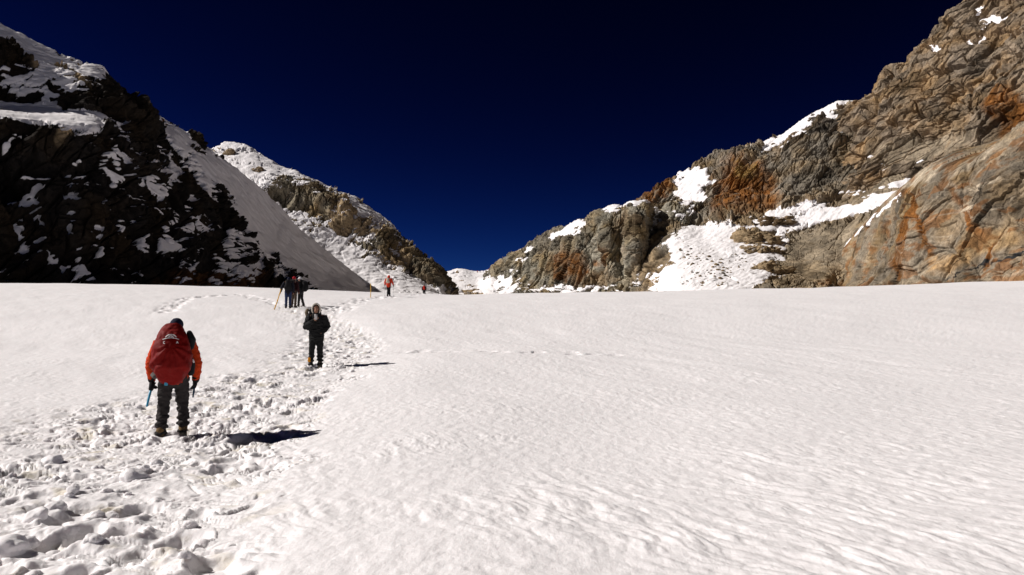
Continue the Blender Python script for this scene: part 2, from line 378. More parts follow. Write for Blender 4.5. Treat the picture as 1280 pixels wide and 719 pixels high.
def build_mountain(name, label, cols, step=0.85, strata=20, aniso=(1, 1.6, 1), amp=1.0, seed=1, snow0=-0.5, slope=1.6,
                   n0=0.62, snows=(), tints=(), base_col=C_GREY, back=(40, 25), cells=(14.0, 5.5, 2.2, 0.9), streak=0.0, smooth_snow=0.12, screes=(), cracks=1.0, ledge=0.4):
    px = [c[0] for c in cols]; K = len(cols[0][1])
    ctl = np.array([[list(p) for p in c[1]] for c in cols], float)          # columns x rows x (py, Y)
    nu = int((px[-1] - px[0]) / step)
    u = np.linspace(px[0], px[-1], nu)
    C = pchip(px, ctl.reshape(len(px), -1), u).reshape(nu, K, 2)
    seg = np.maximum(np.abs(np.diff(ctl[..., 0], axis=1)).max(0), 6)
    tk = np.arange(K); vv = [np.array([0.0])]
    for k in range(K - 1): vv.append(k + np.linspace(0, 1, int(seg[k] / step) + 1)[1:])
    v = np.concatenate(vv); nv = len(v)
    G = pchip(tk, np.moveaxis(C, 1, 0).reshape(K, -1), v).reshape(nv, nu, 2)
    PX = np.broadcast_to(u, (nv, nu)); PY = G[..., 0]
    P = at(PX, PY, G[..., 1])
    # feet into the ground, and a back that falls away behind the crest
    foot = np.stack([P[0] + np.array([0, -f * 6, 0]) for f in (1.0, 0.5)]); foot[0, :, 2] = np.minimum(-2, foot[0, :, 2] - 6); foot[1, :, 2] -= 4
    rows = [foot, P]
    d1, d2 = back
    nb = 26
    bt = np.linspace(0, 1, nb + 1)[1:]
    bk = np.stack([P[-1] + np.stack([P[-1, :, 0] / P[-1, :, 1] * d1 * t * 0.3, np.full(nu, d1 * t), -np.full(nu, d2) * (t ** 1.5)], -1) for t in bt])
    far = bk[-1] + np.array([0, d1 * 1.5, 0]); far[:, 2] = -5
    rows += [bk, far[None]]
    P = np.concatenate(rows); i0, i1 = 2, 2 + nv
    PX = np.broadcast_to(u, P.shape[:2]); pyf = np.concatenate([np.repeat(PY[:1] + 4, 2, 0), PY, np.repeat(PY[-1:], nb + 1, 0)])
    def normals(Q):
        du = np.gradient(Q, axis=1); dv = np.gradient(Q, axis=0)
        n = np.cross(du, dv); return n / np.maximum(np.linalg.norm(n, axis=-1, keepdims=True), 1e-9)
    n = normals(P)
    a = math.radians(strata); ca, sa = math.cos(a), math.sin(a)
    L = np.stack([(P[..., 0] * ca + P[..., 2] * sa) / aniso[0], (-P[..., 0] * sa + P[..., 2] * ca) / aniso[1] * 1.0, P[..., 1] / aniso[2]], -1)
    W = L + 0.45 * np.stack([noise(L / 6, seed + 1), noise(L / 6, seed + 2), noise(L / 6, seed + 3)], -1)
    d = 0; ids = None
    for k, (c, am) in enumerate(zip(cells, (0.30, 0.30, 0.26, 0.22))):
        if c * F / 350 < 2.2: continue
        if k < 2:
            s_, H = blocks(W / c + 11 * k, seed * 10 + k)
            d = d + (s_ if k == 0 else -s_) * c * (0.42, 0.55)[k]
            s2, _ = slabs(W / c + 11 * k, seed * 10 + 5 + k, 0.6, 1.0); d = d + s2 * c * 0.24
        else:
            s_, H = blocks(W / c + 11 * k, seed * 10 + k); d = d + (s_ if k == 2 else -s_) * c * 0.5
            s2, _ = slabs(W / c + 5 * k, seed * 10 + 5 + k, 0.8, 1.2); d = d + s2 * c * 0.16
        if k == 1: ids = H
        if k == 2: ids2 = H
    d = d + 1.2 * fbm(L / 16, seed + 5, 3) + 0.08 * ridged(W / 2.6, seed + 6, 3)
    wd = 0.5 + 0.5 * noise(L / 12, seed + 66)                                    # straight joints along the beds, shorter ones across
    A1, A2, _, _ = worley(np.stack([W[..., 0] / 13, W[..., 1] / 3.6, W[..., 2] / 9], -1), seed + 61)
    B1, B2, _, _ = worley(np.stack([W[..., 0] / 3.8, W[..., 1] / 4.6, W[..., 2] / 6], -1), seed + 63)
    d0 = d; c1 = sstep(0.085, 0.015, A2 - A1) * sstep(0.25, 0.6, wd); c2 = sstep(0.075, 0.01, B2 - B1) * sstep(0.75, 0.35, wd)
    d = d - cracks * (1.9 * c1 + 1.2 * c2)
    d0 = (d0 - d.mean()) * amp; d = (d - d.mean()) * amp
    for b in screes:
        m = blob(PX, pyf, b) * b[5]; d = d * (1 - m) + m * (0.06 * d0 + 0.30 * fbm(P / 5, seed + 71, 3) + 0.05 * ridged(P / 0.9, seed + 72, 2) + 0.10 * slabs(P / 1.6, seed + 73, .8, 1.0)[0])
    fade = np.ones(P.shape[0]); fade[i1:] = np.linspace(0.8, 0.2, P.shape[0] - i1); fade[:2] = 0.3
    R = P + n * (d * fade[:, None])[..., None]
    sm = R.copy()
    for ax in (0, 1):
        cs = np.cumsum(np.concatenate([np.repeat(np.take(sm, [0], ax), 4, ax), sm, np.repeat(np.take(sm, [-1], ax), 3, ax)], ax), ax)
        n_ax = sm.shape[ax]; sm = (np.take(cs, np.arange(7, 7 + n_ax), ax) - np.take(cs, np.arange(0, n_ax), ax)) / 7
    nr = (1 - ledge) * normals(sm) + ledge * normals(R)
    # where the snow lies
    wp = np.stack([P[..., 0], P[..., 1], P[..., 2]], -1)
    wx = PX + 9 * fbm(wp / 7, seed + 31, 3); wy = pyf + 7 * fbm(wp / 7, seed + 32, 3)
    val = snow0 + slope * (nr[..., 2] - n0) + 0.6 * fbm(wp / np.array([7, 7, 4.5]), seed + 33, 4, gain=0.5)
    for b in snows: val = val + b[5] * blob(wx, wy, b)
    sn = sstep(-0.30, 0.30, val)
    # snow fills the relief
    k_ = sstep(-0.45, 0.3, val)
    soft = smooth_snow * d0 + 0.32 * fbm(wp / 6, seed + 41, 4, gain=.5) + 0.22 * ridged(np.stack([(wp[..., 0] - wp[..., 1]) / 3.5, (wp[..., 0] + wp[..., 1]) / 14, wp[..., 2] / 14], -1), seed + 43, 3) * sstep(.2, .8, val) + 0.35
    R = P + n * (((1 - k_) * d + k_ * soft) * fade[:, None])[..., None]
    # rock colour
    col = np.broadcast_to(np.array(base_col, np.float32), P.shape).copy()
    tone = 1 + 0.28 * fbm(L / 9, seed + 51, 3)[..., None] + 0.42 * 1.5 * (h01(ids, 7) - 0.5)[..., None]
    if cells[2] * F / 350 >= 2.2: tone = tone + 0.35 * (h01(ids2, 8) - 0.5)[..., None]
    warm = (fbm(wp / 11, seed + 52, 3))[..., None]
    col = col * (1 + np.clip(warm + 0.15, -0.1, 1) * np.array([0.24, 0.03, -0.28]))
    mixr = sstep(0.25, 0.75, fbm(wp / 8, seed + 53, 4))[..., None] * 0.55
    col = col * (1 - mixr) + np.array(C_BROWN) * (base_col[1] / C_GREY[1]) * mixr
    for b in tints:
        m = (blob(wx, wy, b) * b[6] * np.clip(1 + 0.8 * fbm(L / 3, seed + 54, 3), 0, 1.3))[..., None]
        m = np.clip(m, 0, 1); col = col * (1 - m) + np.array(b[5]) * m
    if streak:
        q = np.stack([W[..., 0] * 0.16, W[..., 1] * 0.55, W[..., 2] * 0.16], -1)
        st = fbm(q, seed + 55, 4)
        m = (sstep(0.12, 0.4, st) * streak)[..., None]; col = col * (1 - m) + np.array(C_RUST) * m
        m = (sstep(0.06, 0.0, np.abs(noise(q * 0.8, seed + 57))) * streak * 0.8)[..., None]; col = col * (1 - m) + np.array(C_PALE) * m
    col = np.clip(col * np.clip(tone, 0.35, 1.8), 0.008, 0.6)
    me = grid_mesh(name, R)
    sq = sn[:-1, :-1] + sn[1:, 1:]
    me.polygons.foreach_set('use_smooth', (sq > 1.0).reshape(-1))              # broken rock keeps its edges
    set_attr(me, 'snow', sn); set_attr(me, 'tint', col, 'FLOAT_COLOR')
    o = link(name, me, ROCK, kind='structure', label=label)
    SHEETS[name] = (R[i0:i1], n[i0:i1])
    return o

def on_sheet(name, px, py):
    R, n = SHEETS[name]; x, y = to_px(R)
    k = np.argmin((x - px) ** 2 + (y - py) ** 2); k = np.unravel_index(k, x.shape)
    return R[k], n[k]

pr = random.Random(5)
PATCHES = [(pr.uniform(10, 330), pr.uniform(175, 350), pr.uniform(2.5, 8), pr.uniform(3, 12), pr.uniform(-40, 40), pr.uniform(0.9, 1.6)) for _ in range(60)]
# dark shaded face on the left with its lit ledge and snow ridge
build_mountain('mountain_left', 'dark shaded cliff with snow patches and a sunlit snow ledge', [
    (-170, [(357, 118), (240, 126), (100, 132), (70, 152), (0, 160), (-60, 172)]),
    (8,   [(357, 135), (250, 142), (154, 147), (134, 166), (84, 174), (36, 186)]),
    (60,  [(356, 140), (250, 147), (160, 152), (137, 171), (97, 179), (62, 191)]),
    (100, [(356, 144), (250, 151), (162, 156), (142, 172), (102, 182), (78, 194)]),
    (126, [(356, 147), (250, 155), (166, 160), (152, 172), (112, 184), (84, 196)]),
    (140, [(356, 150), (255, 158), (180, 163), (165, 172), (128, 186), (102, 198)]),
    (165, [(357, 155), (270, 163), (200, 170), (180, 180), (150, 190), (123, 205)]),
    (235, [(358, 170), (300, 180), (250, 190), (220, 200), (190, 212), (170, 226)]),
    (300, [(360, 190), (325, 203), (290, 215), (265, 225), (240, 238), (217, 252)]),
    (340, [(363, 205), (340, 220), (318, 232), (300, 243), (277, 256), (250, 274)]),
    (373, [(366, 222), (350, 235), (334, 247), (320, 259), (304, 271), (287, 288)]),
    (407, [(368, 240), (358, 252), (350, 264), (341, 275), (328, 288), (314, 305)]),
    (440, [(370, 262), (364, 272), (359, 283), (354, 293), (348, 304), (340, 320)]),
    (474, [(372, 290), (369, 299), (367, 308), (365, 316), (363, 324), (361, 336)]),
    (530, [(376, 310), (375, 318), (374, 326), (373, 334), (372, 342), (370, 352)])],
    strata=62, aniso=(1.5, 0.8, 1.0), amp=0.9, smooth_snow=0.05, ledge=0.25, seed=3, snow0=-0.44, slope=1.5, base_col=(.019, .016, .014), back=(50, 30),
    snows=[(60, 146, 80, 11, -6, 1.9), (5, 136, 30, 7, -4, 1.0), (45, 100, 55, 26, -30, 0.55), (30, 55, 80, 13, -33, 1.9), (60, 110, 65, 22, -20, 0.8), (78, 78, 40, 12, -25, 0.7),
           (118, 88, 16, 6, -15, 1.0), (200, 152, 60, 7, -38, 1.3), (262, 205, 75, 13, -37, 2.4), (315, 248, 60, 24, -42, 2.4), (348, 295, 60, 30, -42, 2.0),
           (400, 335, 70, 26, -38, 1.9), (460, 360, 60, 16, -25, 2.2), (210, 215, 26, 14, 10, 1.1), (200, 245, 8, 24, 10, 0.9), (88, 258, 16, 20, 20, 0.75), (36, 255, 14, 14, 40, 0.65),
           (25, 318, 8, 9, 0, 0.8), (300, 320, 24, 26, -30, 0.6), (255, 285, 9, 12, 20, 0.7), (183, 305, 7, 12, 0, 0.7), (100, 315, 5, 14, 0, 0.6), (165, 290, 60, 60, 0, -0.12),
           (88, 258, 15, 16, 20, 0.7), (36, 255, 12, 14, 40, 0.7), (25, 318, 8, 8, 0, 0.6), (255, 285, 8, 11, 20, 0.7), (183, 305, 6, 12, 0, 0.7), (100, 315, 4, 12, 0, 0.7)] + PATCHES + [(45, 122, 16, 6, 10, -1.7), (98, 128, 28, 10, 5, -1.6), (70, 113, 14, 5, -30, -1.2), (82, 90, 24, 8, -28, -1.9), (205, 156, 10, 4, -30, -1.5), (20, 82, 24, 12, -30, -0.9), (118, 132, 20, 12, 10, -0.9), (145, 130, 12, 24, 0, -1.2), (240, 190, 20, 24, -30, -0.9), (60, 200, 60, 26, 0, -0.25)],
    tints=[(75, 85, 40, 14, -25, C_TAN, 0.9), (82, 168, 9, 14, 0, C_TAN, 0.8), (115, 153, 16, 4, -10, C_RUST, 0.8), (203, 154, 8, 3, -10, C_RUST, 1.0), (175, 140, 8, 5, -30, C_TAN, 0.8), (265, 350, 60, 12, 0, C_RUST, 0.4)])

# the second ridge, snow-covered with tan rocks
build_mountain('ridge_left', 'snowy second ridge with banded rock and tan crags', [
    (225, [(330, 300), (300, 320), (270, 345), (240, 360), (222, 385), (200, 405)]),
    (262, [(332, 300), (300, 320), (265, 345), (235, 360), (212, 385), (189, 410)]),
    (283, [(335, 300), (302, 325), (264, 348), (230, 362), (203, 390), (178, 420)]),
    (303, [(340, 300), (306, 323), (266, 347), (230, 361), (205, 388), (180, 418)]),
    (323, [(345, 300), (312, 322), (270, 346), (230, 360), (210, 385), (191, 412)]),
    (350, [(352, 300), (318, 324), (266, 350), (228, 360), (219, 376), (209, 402)]),
    (380, [(358, 300), (322, 325), (268, 352), (230, 361), (225, 372), (219, 392)]),
    (417, [(364, 300), (337, 322), (298, 346), (256, 357), (247, 372), (238, 392)]),
    (447, [(367, 300), (347, 318), (308, 345), (268, 356), (259, 374), (250, 392)]),
    (470, [(369, 300), (352, 316), (320, 342), (284, 354), (274, 370), (265, 387)]),
    (490, [(370, 300), (358, 315), (332, 340), (304, 350), (293, 364), (282, 380)]),
    (502, [(370, 300), (361, 314), (338, 338), (314, 348), (305, 360), (297, 376)]),
    (524, [(371, 300), (366, 312), (352, 335), (328, 344), (320, 356), (313, 370)]),
    (545, [(372, 300), (370, 308), (366, 330), (345, 340), (337, 350), (331, 362)]),
    (553, [(374, 300), (373, 306), (372, 325), (364, 338), (354, 346), (345, 358)]),
    (562, [(378, 300), (378, 306), (378, 325), (376, 338), (374, 346), (372, 358)])],
    strata=80, aniso=(1.6, 1.0, 1.0), amp=1.05, smooth_snow=0.16, ledge=0.7, seed=14, snow0=0.16, slope=1.7, n0=0.58, base_col=(.21, .178, .125), back=(60, 30), cells=(14, 6, 2.6, 1.2),
    snows=[(300, 200, 55, 28, -20, 0.45), (360, 215, 60, 6, -20, 0.6), (450, 258, 66, 7, -31, 1.3), (380, 245, 46, 22, -12, -0.95), (400, 300, 30, 10, -35, -0.6), (392, 283, 45, 8, -30, 0.5),
           (420, 325, 70, 20, -33, 1.3), (470, 345, 60, 16, -28, 1.3), (520, 362, 40, 10, -15, 1.2), (530, 335, 12, 24, 0, -1.0), (508, 325, 14, 16, -20, -0.6), (480, 300, 14, 14, -40, -0.5), (340, 320, 60, 30, -30, 0.8), (518, 318, 12, 6, -30, 0.5), (545, 345, 8, 22, 0, -0.8)],
    tints=[(440, 278, 30, 24, 0, C_TAN, 0.9), (425, 243, 20, 10, -30, C_TAN, 0.6), (320, 208, 30, 14, -30, C_TAN, 0.7), (290, 188, 26, 12, -10, C_TAN, 0.7), (505, 318, 10, 12, 0, C_TAN, 0.6)])

# the snow saddle of the pass
build_mountain('snow_col', 'far snow saddle of the pass between the ridges', [
    (520, [(374, 400), (368, 430), (360, 460), (352, 500), (345, 540)]),
    (551, [(373, 400), (366, 430), (357, 460), (349, 500), (341, 540)]),
    (575, [(373, 400), (366, 430), (355, 460), (345, 500), (337, 540)]),
    (596, [(372, 400), (365, 430), (356, 460), (348, 500), (340, 540)]),
    (616, [(372, 400), (362, 425), (349, 445), (344, 500), (337, 540)]),
    (640, [(371, 400), (364, 430), (353, 455), (341, 500), (332, 540)]),
    (720, [(371, 400), (362, 430), (352, 455), (338, 500), (322, 540)])],
    strata=30, amp=0.6, seed=25, snow0=0.30, slope=1.2, n0=0.7, base_col=C_BROWN, back=(60, 20), cells=(14, 6, 3, 1.4),
    snows=[(616, 350, 22, 12, 0, 0.6), (590, 366, 14, 5, 0, -0.9), (632, 358, 8, 14, -40, -0.8), (575, 345, 10, 5, 0, -0.5), (556, 355, 8, 14, 0, 0.5)],
    tints=[(590, 366, 14, 6, 0, C_TAN, 0.8)])

# right: buttress, back ridge with snow slope, high wall, near slab
build_mountain('buttress_right', 'sunlit grey rock buttress with deep vertical clefts', [
    (606, [(372, 425), (370, 430), (362, 445), (352, 460), (344, 472)]),
    (624, [(370, 410), (365, 416), (352, 432), (340, 448), (332, 465)]),
    (644, [(370, 395), (362, 402), (345, 415), (325, 430), (315, 450)]),
    (656, [(370, 388), (361, 396), (341, 408), (318, 422), (309, 444)]),
    (672, [(369, 380), (358, 388), (335, 398), (310, 412), (299, 432)]),
    (700, [(368, 362), (356, 370), (328, 380), (299, 393), (286, 414)]),
    (728, [(367, 345), (354, 353), (320, 362), (286, 373), (273, 397)]),
    (742, [(367, 338), (352, 350), (316, 360), (279, 369), (267, 388)]),
    (760, [(366, 330), (354, 338), (310, 346), (270, 354), (258, 377)]),
    (776, [(366, 322), (350, 336), (307, 346), (265, 355), (255, 372)]),
    (795, [(366, 315), (350, 324), (305, 333), (264, 342), (252, 362)]),
    (807, [(366, 312), (347, 325), (305, 335), (266, 344), (251, 364)]),
    (816, [(366, 311), (340, 327), (312, 346), (285, 362), (258, 380)]),
    (828, [(366, 316), (335, 340), (312, 352), (288, 362), (262, 384)]),
    (838, [(366, 325), (325, 345), (305, 348), (278, 352), (257, 372)]),
    (870, [(366, 330), (318, 352), (298, 354), (268, 358), (250, 374)]),
    (888, [(366, 330), (320, 352), (302, 356), (284, 361), (268, 374)]),
    (900, [(366, 335), (330, 355), (318, 362), (305, 370), (296, 380)]),
    (915, [(368, 345), (352, 365), (346, 372), (338, 380), (330, 390)])],
    strata=74, aniso=(1.5, 0.9, 1.0), amp=0.85, seed=36, snow0=-0.80, slope=1.35, base_col=(.25, .225, .172), back=(45, 22),
    snows=[(712, 287, 24, 8, 26, 1.7), (764, 259, 10, 5, 20, 1.2), (796, 254, 16, 5, 5, 1.5), (650, 324, 8, 3, 0, 0.9), (664, 315, 9, 3, -20, 0.9), (640, 352, 14, 12, 20, 0.9), (620, 358, 24, 14, 0, 1.2),
           (822, 280, 9, 20, 0, 1.1), (690, 362, 40, 6, 0, 1.0), (740, 362, 60, 4, 0, 0.8), (850, 345, 50, 26, 0, 1.05), (870, 310, 30, 12, -30, 0.5), (855, 262, 16, 6, 30, 0.9), (800, 355, 20, 10, 20, 0.35), (905, 345, 30, 20, 0, 1.5)],
    tints=[(712, 335, 22, 20, 0, C_RUST, 0.75), (745, 352, 16, 12, 0, C_BROWN, 0.8), (780, 285, 14, 18, 0, C_BROWN, 0.7), (752, 325, 10, 6, 40, C_RUST, 0.6), (815, 335, 22, 22, 40, C_TAN, 0.7), (835, 345, 25, 14, 0, C_SCREE, 0.7), (690, 300, 40, 14, 20, C_GREY, 0.7), (790, 313, 1.6, 20, -58, C_PALE, 1.6), (793, 325, 1.4, 8, 55, C_PALE, 1.3)])
build_mountain('ridge_right', 'rust-streaked grey ridge above a stone-strewn snow slope', [
    (786, [(366, 330), (335, 352), (295, 375), (275, 385), (262, 395), (256, 405)]),
    (808, [(366, 302), (328, 328), (290, 367), (270, 387), (254, 397), (247, 409)]),
    (841, [(366, 262), (326, 295), (290, 337), (265, 385), (240, 395), (221, 415)]),
    (873, [(366, 250), (330, 282), (295, 324), (265, 373), (235, 385), (201, 410)]),
    (900, [(366, 246), (330, 278), (287, 326), (252, 368), (217, 378), (193, 402)]),
    (931, [(365, 244), (325, 280), (277, 329), (237, 363), (203, 374), (185, 396)]),
    (960, [(365, 244), (320, 284), (270, 329), (232, 358), (197, 369), (177, 390)]),
    (976, [(364, 246), (320, 286), (264, 330), (225, 355), (188, 367), (170, 388)]),
    (1000, [(364, 247), (320, 286), (257, 330), (216, 350), (175, 363), (152, 384)]),
    (1031, [(363, 248), (315, 284), (248, 328), (206, 346), (160, 360), (137, 381)]),
    (1052, [(363, 257), (312, 284), (243, 327), (205, 342), (155, 358), (127, 379)]),
    (1079, [(363, 250), (305, 276), (237, 320), (202, 338), (165, 354), (128, 376)]),
    (1110, [(362, 245), (300, 270), (228, 315), (197, 333), (170, 350), (140, 372)]),
    (1160, [(362, 240), (290, 265), (222, 310), (197, 328), (175, 345), (150, 365)])],
    strata=48, aniso=(1.7, 0.85, 1.0), amp=1.05, seed=47, snow0=-0.62, slope=1.0, n0=0.6, base_col=(.21, .18, .138), back=(60, 30),
    screes=[(1045, 315, 85, 36, 12, 0.9), (1100, 235, 60, 22, 20, 0.7)],
    snows=[(890, 335, 60, 50, 0, 2.2), (850, 350, 50, 20, 0, 1.6), (935, 325, 45, 34, 0, 0.9), (865, 238, 22, 22, 20, 1.3), (885, 222, 22, 8, -20, 0.9), (955, 182, 36, 6, 14, 1.4), (990, 163, 20, 5, 32, 1.3), (1015, 175, 30, 3, -40, 0.8), (1030, 140, 46, 6, 24, 1.0), (1048, 150, 30, 4, -30, 0.9), (995, 272, 60, 14, 8, 1.25), (960, 300, 40, 14, 10, 0.7), (1090, 178, 50, 6, -42, 1.7), (1128, 195, 30, 5, -20, 1.3), (1118, 246, 40, 11, 16, 1.5),
           (1060, 264, 46, 7, 16, 1.1), (1062, 240, 14, 4, 14, 1.3), (1150, 200, 24, 5, -10, 0.9), (1075, 215, 10, 4, -30, 0.7), (925, 240, 45, 32, -30, -0.7), (1010, 200, 40, 40, 0, -0.4), (1010, 335, 60, 20, 0, -0.5), (945, 295, 22, 8, 0, -0.9), (942, 262, 20, 5, 0, -0.4), (822, 335, 14, 26, -30, -1.2), (1050, 310, 60, 40, 0, -0.8)],
    tints=[(935, 235, 40, 30, -35, C_RUST, 0.95), (905, 250, 16, 22, -20, C_RUST, 0.8), (930, 215, 16, 10, 0, (.24, .15, .05), 0.8), (822, 240, 30, 10, 42, C_RUST, 0.9), (870, 222, 10, 5, 0, C_RUST, 0.8), (985, 175, 25, 12, 20, C_BROWN, 0.6), (1040, 322, 90, 44, 10, C_SCREE, 1.0), (945, 290, 30, 30, 0, C_TAN, 0.9), (1010, 345, 60, 16, 0, C_TAN, 0.55), (828, 338, 24, 24, 30, C_TAN, 0.9), (1050, 225, 60, 30, 0, C_GREY, 0.6), (1060, 355, 40, 6, 0, C_RUST, 0.5), (1100, 240, 60, 25, 20, C_SCREE, 0.8), (1030, 250, 50, 8, 10, C_TAN, 0.6), (1040, 155, 30, 16, 0, C_DARK, 0.6)])
build_mountain('mountain_right', 'tall brown layered rock wall with thin snow near its top', [
    (1050, [(262, 330), (225, 340), (190, 350), (160, 360), (140, 372)]),
    (1082, [(240, 318), (203, 326), (172, 338), (147, 350), (126, 365)]),
    (1094, [(234, 317), (198, 325), (165, 336), (138, 348), (113, 362)]),
    (1113, [(228, 315), (190, 322), (150, 332), (115, 343), (84, 357)]),
    (1137, [(224, 308), (184, 315), (138, 326), (100, 339), (76, 353)]),
    (1152, [(220, 303), (180, 311), (130, 322), (90, 335), (58, 350)]),
    (1184, [(212, 292), (172, 300), (118, 312), (72, 326), (34, 344)]),
    (1208, [(205, 282), (165, 290), (110, 303), (60, 318), (10, 338)]),
    (1280, [(190, 258), (145, 268), (80, 285), (20, 304), (-40, 332)]),
    (1400, [(170, 215), (110, 235), (40, 258), (-40, 280), (-110, 310)]),
    (1520, [(150, 190), (80, 210), (0, 235), (-80, 258), (-160, 288)])],
    strata=30, aniso=(2.6, 0.8, 1.3), amp=1.2, seed=58, snow0=-0.95, slope=1.0, base_col=(.23, .178, .124), back=(60, 30), cells=(12, 4.5, 1.9, 0.9), cracks=1.3,
    screes=[(1170, 188, 70, 14, 10, 0.8)],
    snows=[(1232, 22, 22, 8, -30, 1.5), (1222, 48, 22, 4, 30, 1.1), (1240, 30, 30, 5, 25, 0.9), (1173, 66, 10, 5, -20, 1.6), (1160, 56, 8, 3, 0, 0.9), (1150, 200, 16, 4, 0, 1.0), (1100, 205, 20, 5, -40, 0.8)],
    tints=[(1260, 140, 22, 30, 30, C_RUST, 1.0), (1190, 155, 26, 16, -20, C_BROWN, 0.7), (1160, 110, 40, 16, 20, C_BROWN, 0.5), (1200, 90, 40, 14, 30, C_DARK, 0.35), (1170, 185, 60, 14, 10, C_SCREE, 0.9), (1110, 195, 30, 14, 0, C_SCREE, 0.7)])
build_mountain('rock_slab_right', 'huge polished slab streaked rust, grey and pale along the snow edge', [
    (1070, [(366, 222), (364, 224), (362, 227), (361, 231), (360, 238)]),
    (1088, [(365, 214), (356, 218), (351, 221), (348, 226), (346, 233)]),
    (1105, [(364, 205), (345, 210), (325, 216), (312, 222), (306, 230)]),
    (1118, [(363, 199), (325, 204), (290, 210), (268, 217), (258, 227)]),
    (1135, [(363, 193), (316, 198), (270, 204), (242, 212), (233, 224)]),
    (1155, [(362, 187), (310, 192), (258, 198), (222, 206), (211, 220)]),
    (1185, [(361, 178), (305, 184), (245, 190), (205, 198), (194, 214)]),
    (1230, [(360, 168), (295, 174), (235, 180), (192, 190), (180, 208)]),
    (1280, [(359, 158), (285, 164), (215, 170), (170, 182), (157, 202)]),
    (1400, [(357, 135), (260, 142), (180, 150), (120, 162), (100, 185)]),
    (1520, [(356, 118), (240, 125), (150, 133), (80, 145), (60, 168)])],
    strata=28, aniso=(2.4, 1.3, 1.3), amp=0.8, cracks=0.5, seed=69, snow0=-1.2, screes=[(1195, 198, 80, 16, 26, 0.85), (1160, 215, 12, 28, -48, 0.7)], slope=0.9, base_col=(.20, .165, .12), back=(60, 8), cells=(15, 6, 2.0, 0.8), streak=0.65,
    snows=[(1118, 246, 16, 8, 20, 1.6)],
    tints=[(1128, 300, 6, 50, -14, C_RUST, 1.3), (1152, 290, 5, 60, 18, C_RUST, 1.1), (1215, 275, 7, 50, 30, C_RUST, 0.9), (1160, 212, 7, 26, -48, C_PALE, 1.5), (1235, 306, 50, 12, 18, (.36, .24, .12), 0.9), (1180, 330, 26, 12, 20, (.34, .22, .11), 0.9), (1240, 245, 60, 30, 0, C_DARK, 0.35), (1140, 330, 18, 26, 0, C_PALE, 0.45), (1235, 325, 3, 16, -10, C_RUST, 1.2), (1150, 355, 80, 8, 10, C_SCREE, 0.9), (1262, 344, 30, 14, 20, C_SCREE, 0.6), (1245, 325, 70, 1.6, 17, (.03, .03, .03), 1.3), (1230, 200, 60, 5, 26, C_PALE, 0.8), (1240, 235, 26, 2.5, 25, C_PALE, 0.9), (1225, 262, 40, 1.5, 3, C_PALE, 0.8)])
#PEOPLE_HERE
# ------------------------------------------------------------------ figures
def tube(bm, pts, rad, seg=14, ref=None):
    "tapered tube along points; a radius is a number or (sideways, depth); rounded ends"
    pts = [Vector(p) for p in pts]; rad = [(r_, r_) if np.isscalar(r_) else r_ for r_ in rad]
    d0 = (pts[1] - pts[0]).normalized(); d1 = (pts[-1] - pts[-2]).normalized()
    P, R = [], []
    for t in (1.0, 0.85, 0.5):
        P.append(pts[0] - d0 * min(rad[0]) * math.sin(t * math.pi / 2) * 0.9); c = max(math.cos(t * math.pi / 2), 0.02); R.append((rad[0][0] * c, rad[0][1] * c))
    P += pts; R += rad
    for t in (0.5, 0.85, 1.0):
        P.append(pts[-1] + d1 * min(rad[-1]) * math.sin(t * math.pi / 2) * 0.9); c = max(math.cos(t * math.pi / 2), 0.02); R.append((rad[-1][0] * c, rad[-1][1] * c))
    rings = []
    for k, (p, r_) in enumerate(zip(P, R)):
        a = P[max(k - 1, 0)]; b = P[min(k + 1, len(P) - 1)]; t = (b - a).normalized()
        x = Vector(ref) if ref else (Vector((1, 0, 0)) if abs(t.x) < 0.8 else Vector((0, 1, 0)))
        y = t.cross(x).normalized(); x = y.cross(t).normalized()
        rings.append([bm.verts.new(p + x * math.cos(q) * r_[0] + y * math.sin(q) * r_[1]) for q in np.linspace(0, 2 * math.pi, seg, endpoint=False)])
    for A, B in zip(rings[:-1], rings[1:]):
        for i in range(seg): bm.faces.new((A[i], A[(i + 1) % seg], B[(i + 1) % seg], B[i]))
    bm.faces.new(rings[0][::-1]); bm.faces.new(rings[-1])

def ball(bm, c, r3, sub=3, rot=None):
    m = Matrix.Translation(c) @ (rot.to_4x4() if rot else Matrix()) @ Matrix.Diagonal((*r3, 1))
    bmesh.ops.create_icosphere(bm, subdivisions=sub, radius=1, matrix=m)

def box(bm, c, s3, rot=None):
    m = Matrix.Translation(c) @ (rot.to_4x4() if rot else Matrix()) @ Matrix.Diagonal((*s3, 1))
    bmesh.ops.create_cube(bm, size=1, matrix=m)

def co_of(me):
    a = np.empty(len(me.vertices) * 3, np.float32); me.vertices.foreach_get('co', a); return a.reshape(-1, 3)
def no_of(me):
    a = np.empty(len(me.vertices) * 3, np.float32); me.vertices.foreach_get('normal', a); return a.reshape(-1, 3)
def put_co(me, c): me.vertices.foreach_set('co', c.astype(np.float32).reshape(-1)); me.update()

def fuse(bm, name, voxel, smooth=3):
    "one continuous skin over overlapping shapes"
    bmesh.ops.recalc_face_normals(bm, faces=bm.faces)
    me = bpy.data.meshes.new(name); bm.to_mesh(me); bm.free()
    o = bpy.data.objects.new('fuse', me); COL.objects.link(o)
    md = o.modifiers.new('r', 'REMESH'); md.mode = 'VOXEL'; md.voxel_size = voxel; md.use_smooth_shade = True
    ms = o.modifiers.new('s', 'SMOOTH'); ms.iterations = smooth; ms.factor = 0.5
    dg = bpy.context.evaluated_depsgraph_get()
    out = bpy.data.meshes.new_from_object(o.evaluated_get(dg)); out.name = name
    bpy.data.objects.remove(o); bpy.data.meshes.remove(me)
    out.polygons.foreach_set('use_smooth', np.ones(len(out.polygons), bool))
    out.materials.clear()
    return out

